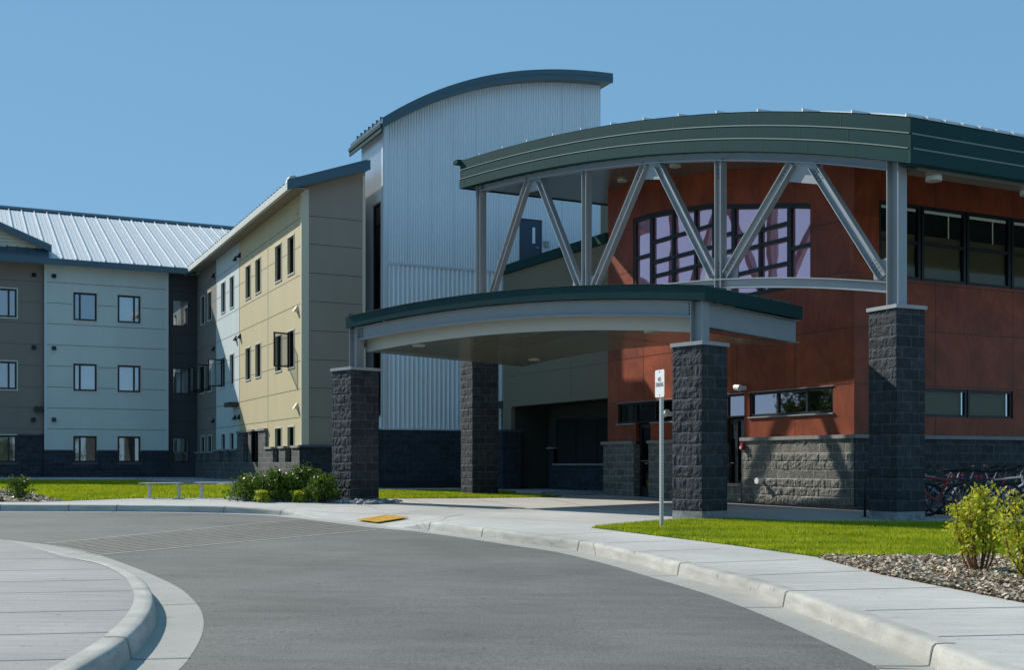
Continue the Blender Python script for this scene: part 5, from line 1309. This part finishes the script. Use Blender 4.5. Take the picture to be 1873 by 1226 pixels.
def bushy(px, base_y, half, height, label, group=None, n=46, size=.075, m='leaf_dark', nm='leafy_shrub', dens=26, depth=.0):
    b = gp(px, base_y); b.y += depth; b.x = (px-CX)/FP*b.y; b.z = G(b.x, b.y)
    e = empty(nm, b); tag(e, label, 'shrub', group); C = []; st = MB()
    for i in range(n):
        a = rng.uniform(0, 6.28); q = math.sqrt(rng.uniform(0, 1)); h = rng.uniform(.12, 1)*height; rr_ = half*q*(1-.45*(h/height)**2)*(.6+.4*min(1, h/height*3)); p = b+Vector((math.cos(a)*rr_, math.sin(a)*rr_, h)); C.append(p)
        if i % 3 == 0: st.tube([b+Vector((math.cos(a)*.08, math.sin(a)*.08, 0)), b.lerp(p, .5)+Vector((0, 0, .05)), p], [.014, .009, .004], 5)
    for i in range(7):
        a = rng.uniform(0, 6.28); r_ = half*.5*rng.uniform(.2, 1); p0_ = b+Vector((math.cos(a)*r_, math.sin(a)*r_, height*.8)); p1_ = p0_+Vector((rng.uniform(-.1, .1), rng.uniform(-.1, .1), height*rng.uniform(.22, .38)))
        st.tube([p0_, p1_], [.008, .003], 5); C += [p0_.lerp(p1_, t) for t in (.3, .6, .9)]
    st.build('stems', 'bark_dark', e)
    leaves(C, None, size, dens, half*.13, m, e, b)
    return e
gB = 'shrubs in the row beside the block pillar'
bushy(457, 917, .55, .50, 'green leafy shrub at the bench end of the shrub row', gB, 60)
bushy(494, 918, .50, .62, 'green leafy shrub second from the bench in the shrub row', gB, 60)
bushy(529, 918, .50, .52, 'green leafy shrub in the middle of the shrub row', gB, 60)
bushy(562, 919, .52, .72, 'tall green leafy shrub next to the one touching the pillar', gB, 60, depth=.5)
bushy(590, 920, .46, .52, 'green leafy shrub right against the left front block pillar', gB, 60)
for px in (478, 545): bushy(px, 920, .2, .22, 'low yellow-leaved plant under the '+('left' if px < 500 else 'middle')+' part of the shrub row', 'low plants under the shrub row', 12, .05, 'leaf_lime', 'small_plant')
bushy(36, 914, .42, .42, 'small rounded shrub in the mulch at the left edge of the lawn', None, 36, .07, 'leaf_dark', 'small_shrub', 18)
def lime(px, by, H, half, label, seed, skew=0.0, low=.35, nst=11):
    r2 = random.Random(seed); b = gp(px, by); e = empty('young_shrub', b); tag(e, label, 'shrub', 'yellow-green shrubs in the mulch bed'); st = MB(); C = []
    for i in range(nst):
        a = r2.uniform(0, 6.28); q = r2.uniform(.15, 1); tip = b+Vector((math.cos(a)*half*q+skew*H, math.sin(a)*half*q, H*r2.uniform(.7, 1.0)*(1.05-.3*q))); foot = b+Vector((math.cos(a)*.10*q, math.sin(a)*.10*q, 0))
        pts = [foot]
        for k in (1, 2, 3, 4): t = k/4; pts.append(foot.lerp(tip, t)+Vector((math.cos(a), math.sin(a), 0))*math.sin(t*3.1)*.05+Vector((r2.uniform(-.02, .02), r2.uniform(-.02, .02), 0)))
        st.tube(pts, [.011, .010, .008, .006, .003], 6)
        for t in [low+(1-low)*k/10 for k in range(11)]:
            k = min(3, int(t*4)); p = pts[k].lerp(pts[k+1], t*4-k); C.append(p)
            if t > .35:
                s_ = p+Vector((r2.uniform(-1, 1), r2.uniform(-1, 1), r2.uniform(.1, .7))).normalized()*r2.uniform(.06, .17); st.tube([p, s_], [.004, .002], 4); C += [s_, p.lerp(s_, .5)]
    st.build('stems', 'bark', e)
    leaves(C, None, .046, 6, .032, 'leaf_lime', e, b, tone_f=lambda c: (c[:, 2]-b.z)/H*.35-.12)
lime(1790, 1049, .88, .23, 'airy yellow-green shrub with red stems in front of the bicycles', 5, nst=14)
lime(1908, 1072, .98, .38, 'yellow-green shrub with orange leaf tips, cut by the right edge', 11, low=.2, nst=14)

# ================================================================== BICYCLES
def make_bike(color, accent, name='bicycle'):
    e = empty(name, (0, 0, 0)); fm = mat('bike_paint', color, .3, coat=.5)
    r = .335; rear, frontw = Vector((-.52, 0, r)), Vector((.54, 0, r))
    for c, nm in ((rear, 'wheel'), (frontw, 'wheel')):
        ring = lambda rad, k=28: [c+Vector((math.cos(2*math.pi*i/k)*rad, 0, math.sin(2*math.pi*i/k)*rad)) for i in range(k+1)]
        w = MB().tube(ring(r-.02), .024, 7, False).build(nm, 'rubber', e, smooth=True)
        MB().tube(ring(r-.05), .011, 6, False).build('rim', 'bolt', w, smooth=True)
        s = MB()
        for i in range(18): a = 2*math.pi*i/18; s.tube([c+Vector((0, .02*(-1)**i, 0)), c+Vector((math.cos(a)*(r-.05), 0, math.sin(a)*(r-.05)))], .0018, 3)
        s.tube([c-Vector((0, .05, 0)), c+Vector((0, .05, 0))], .02, 8); s.build('spokes', 'silver', w)
    bbk = Vector((-.10, 0, .30)); seat = Vector((-.27, 0, .76)); head_t, head_b = Vector((.36, 0, .80)), Vector((.40, 0, .66))
    f = MB()
    for a, b, q in ((bbk, seat, .018), (seat+Vector((0, 0, -.03)), head_t, .018), (bbk, head_b, .022), (head_t+Vector((-.015, 0, .05)), head_b, .02)): f.tube([a, b], q, 8)
    for y in (-.05, .05):
        f.tube([rear+Vector((0, y, 0)), bbk+Vector((0, y*.4, 0))], .010, 6); f.tube([rear+Vector((0, y, 0)), seat+Vector((0, y*.3, -.04))], .009, 6)
    f.build('frame', fm, e)
    k = MB()
    for y in (-.055, .055): k.tube([frontw+Vector((0, y, 0)), head_b+Vector((.03, y, -.08))], .014, 7)
    k.tube([head_b+Vector((.03, -.06, -.07)), head_b+Vector((.03, .06, -.07))], .014, 7); k.build('fork', accent, e)
    MB().tube([seat, seat+Vector((-.05, 0, .14))], .013, 7).build('seat_post', 'silver', e)
    s = MB(); t = seat+Vector((-.06, 0, .16))
    s.add([t+Vector(q) for q in ((.14, -.02, 0), (.14, .02, 0), (-.02, .05, .01), (-.13, .075, .025), (-.13, -.075, .025), (-.02, -.05, .01), (.14, -.015, -.035), (.14, .015, -.035), (-.02, .03, -.03), (-.13, .05, -.02), (-.13, -.05, -.02), (-.02, -.03, -.03))],
          [(0, 1, 2, 5), (5, 2, 3, 4), (6, 11, 8, 7), (11, 10, 9, 8), (0, 6, 7, 1), (1, 7, 8, 2), (2, 8, 9, 3), (3, 9, 10, 4), (4, 10, 11, 5), (5, 11, 6, 0)]); s.build('saddle', 'rubber', e)
    h = MB(); st = head_t+Vector((-.02, 0, .06)); h.tube([st, st+Vector((.07, 0, .10))], .016, 7); hb = st+Vector((.07, 0, .10))
    h.tube([hb+Vector((-.08, -.30, .03)), hb+Vector((-.03, -.17, .03)), hb, hb+Vector((-.03, .17, .03)), hb+Vector((-.08, .30, .03))], .013, 7)
    for y in (-1, 1): h.tube([hb+Vector((-.045, y*.21, .03)), hb+Vector((.04, y*.27, .0))], .006, 5)
    hb_o = h.build('handlebar', 'black_paint', e)
    g = MB()
    for y in (-1, 1): g.tube([hb+Vector((-.055, y*.22, .03)), hb+Vector((-.085, y*.32, .03))], .018, 8)
    g.build('grips', 'rubber', hb_o)
    c = MB(); c.tube([bbk-Vector((0, .06, 0)), bbk+Vector((0, .06, 0))], .022, 8); c.tube([bbk+Vector((0, -.05, 0)), bbk+Vector((0, -.055, 0))], .09, 18)
    c.tube([bbk+Vector((0, -.065, 0)), bbk+Vector((.12, -.075, -.12))], .010, 6); c.tube([bbk+Vector((0, .065, 0)), bbk+Vector((-.12, .075, .12))], .010, 6)
    for q in ((.12, -.12, -.12), (-.12, .12, .12)): p = bbk+Vector(q); c.bar(p-Vector((.04, 0, 0)), p+Vector((.04, 0, 0)), (0, 1, 0), .08, .02)
    c.tube([bbk+Vector((0, -.052, .09)), rear+Vector((0, -.05, .035))], .005, 4); c.tube([bbk+Vector((0, -.052, -.09)), rear+Vector((0, -.05, -.035))], .005, 4)
    c.tube([rear+Vector((0, -.045, 0)), rear+Vector((0, -.055, 0))], .045, 12)
    c.build('crankset', 'bolt', e)
    MB().tube([seat+Vector((-.10, 0, .04)), seat+Vector((-.13, 0, .04))], .035, 10).build('reflector', 'reflector', e)
    return e
bk = [((.35, .01, .015), 'black_paint', 'red bicycle beside the right block pillar'), ((.25, .32, .42), 'white_metal', 'pale silver bicycle second from the right block pillar'), ((.012, .013, .015), 'black_paint', 'black bicycle with a black fork, third from the right block pillar'),
      ((.02, .10, .35), 'silver', 'bright blue bicycle just left of the airy yellow-green shrub'), ((.012, .012, .012), 'white_metal', 'black bicycle with a white fork behind the airy shrub'), ((.30, .01, .01), 'black_paint', 'dark red bicycle behind the airy shrub'),
      ((.55, .57, .6), 'black_paint', 'white-framed bicycle right of the airy shrub'), ((.02, .02, .025), 'silver', 'black bicycle with a silver fork near the right edge'), ((.4, .02, .02), 'silver', 'red bicycle with a silver fork near the right edge'),
      ((.45, .40, .05), 'black_paint', 'yellow and black bicycle near the right edge'), ((.03, .05, .12), 'white_metal', 'navy bicycle at the far right end of the row')]
RK = FR
for i, (c, ac, lab) in enumerate(bk):
    b = make_bike(c, ac); tag(b, lab, 'bicycle', 'bicycles parked in the rack by the wall')
    px = 1706+i*21; D_ = 22.3+.11*i+(.6 if i % 2 else 0); x = (px-CX)/FP*D_; b.location = (x, D_, G(x, D_)+.002)
    hd = R(158+random.uniform(-9, 9)) if i % 2 == 0 else R(172+random.uniform(-8, 10))
    if i in (3, 6): hd = R(-24+i)
    b.rotation_euler = (R(random.uniform(3, 9)), 0, hd)
def hoop(px, D_, ang, label, grp):
    x = (px-CX)/FP*D_; p = Vector((x, D_, G(x, D_))); e = empty('bike_rack', p); tag(e, label, 'bike rack', grp)
    a = Vector((math.cos(ang), math.sin(ang), 0)); pts = [p+Vector((0, 0, 0)), p+Vector((0, 0, .62))]+[p+a*(.3-.3*math.cos(t))+Vector((0, 0, .62+.2*math.sin(t))) for t in np.linspace(.2, math.pi-.2, 8)]+[p+a*.6+Vector((0, 0, .62)), p+a*.6]
    MB().tube(pts, .024, 10).build('hoop', 'black_paint', e, smooth=True)
    for q in (p, p+a*.6): MB().tube([q, q+Vector((0, 0, .012))], .07, 12).build('foot_plate', 'black_paint', e)
hoop(1582, 22.2, R(52), 'black steel bike hoop left of the right block pillar', 'bike hoops')
hoop(1745, 23.0, A26+R(60), 'black steel bike hoop among the bicycles', 'bike hoops')
hoop(1825, 23.4, A26+R(60), 'black steel bike hoop near the right end of the bicycles', 'bike hoops')

# ================================================================== TREES OUTSIDE THE FRAME THAT THE GLASS MIRRORS
M['leaf_tree'] = leaf_mat('tree_leaf', (.03, .06, .012), (.10, .15, .03), .25, .5)
def tree(x, y, H, W, label, seed, group='trees around the forecourt', name='broadleaf_tree'):
    r2 = random.Random(seed); b = Vector((x, y, G(max(-60, min(60, x)), max(-40, min(78, y)))-.38)); e = empty(name, b); tag(e, label, 'tree', group)
    st = MB(); st.tube([b, b+Vector((.1, 0, H*.3)), b+Vector((0, .1, H*.6)), b+Vector((0, 0, H*.92))], [.17, .13, .08, .02], 8); C = []
    for i in range(26):
        a = r2.uniform(0, 6.28); h = H*r2.uniform(.25, .95); q = W*(1.05-(h/H-.35)**2*1.9)*r2.uniform(.3, 1); t0 = b+Vector((0, 0, h*.8)); t1 = b+Vector((math.cos(a)*q, math.sin(a)*q, h)); st.tube([t0, t1], [.05, .01], 5)
        for k in range(7): C.append(t0.lerp(t1, .35+.65*k/6))
    st.build('trunk', 'bark_dark', e); leaves(C, None, .30, 22, .32, 'leaf_tree', e, b, name='crown')
for i, (x, y, h, w) in enumerate([(-30, 36.5, 5.5, 1.6), (-33, 39.5, 7.5, 2.2), (-36, 33.5, 6.0, 2.0), (-28, 33, 4.2, 1.4), (-39, 37, 8.5, 2.4)]): tree(x, y, h, w, ['slim tree', 'tall tree', 'broad tree', 'smallest tree', 'tallest tree'][i]+' of the clump that the strip windows mirror, outside the left edge', i)
for i in range(9): tree(-26+i*8+(i % 3), -30-(i*37 % 11), 7+(i*13 % 5), 3.2, 'tree across the road behind the photographer, '+['first', 'second', 'third', 'fourth', 'fifth', 'sixth', 'seventh', 'eighth', 'ninth'][i]+' from the left', 50+i, 'trees behind the camera')
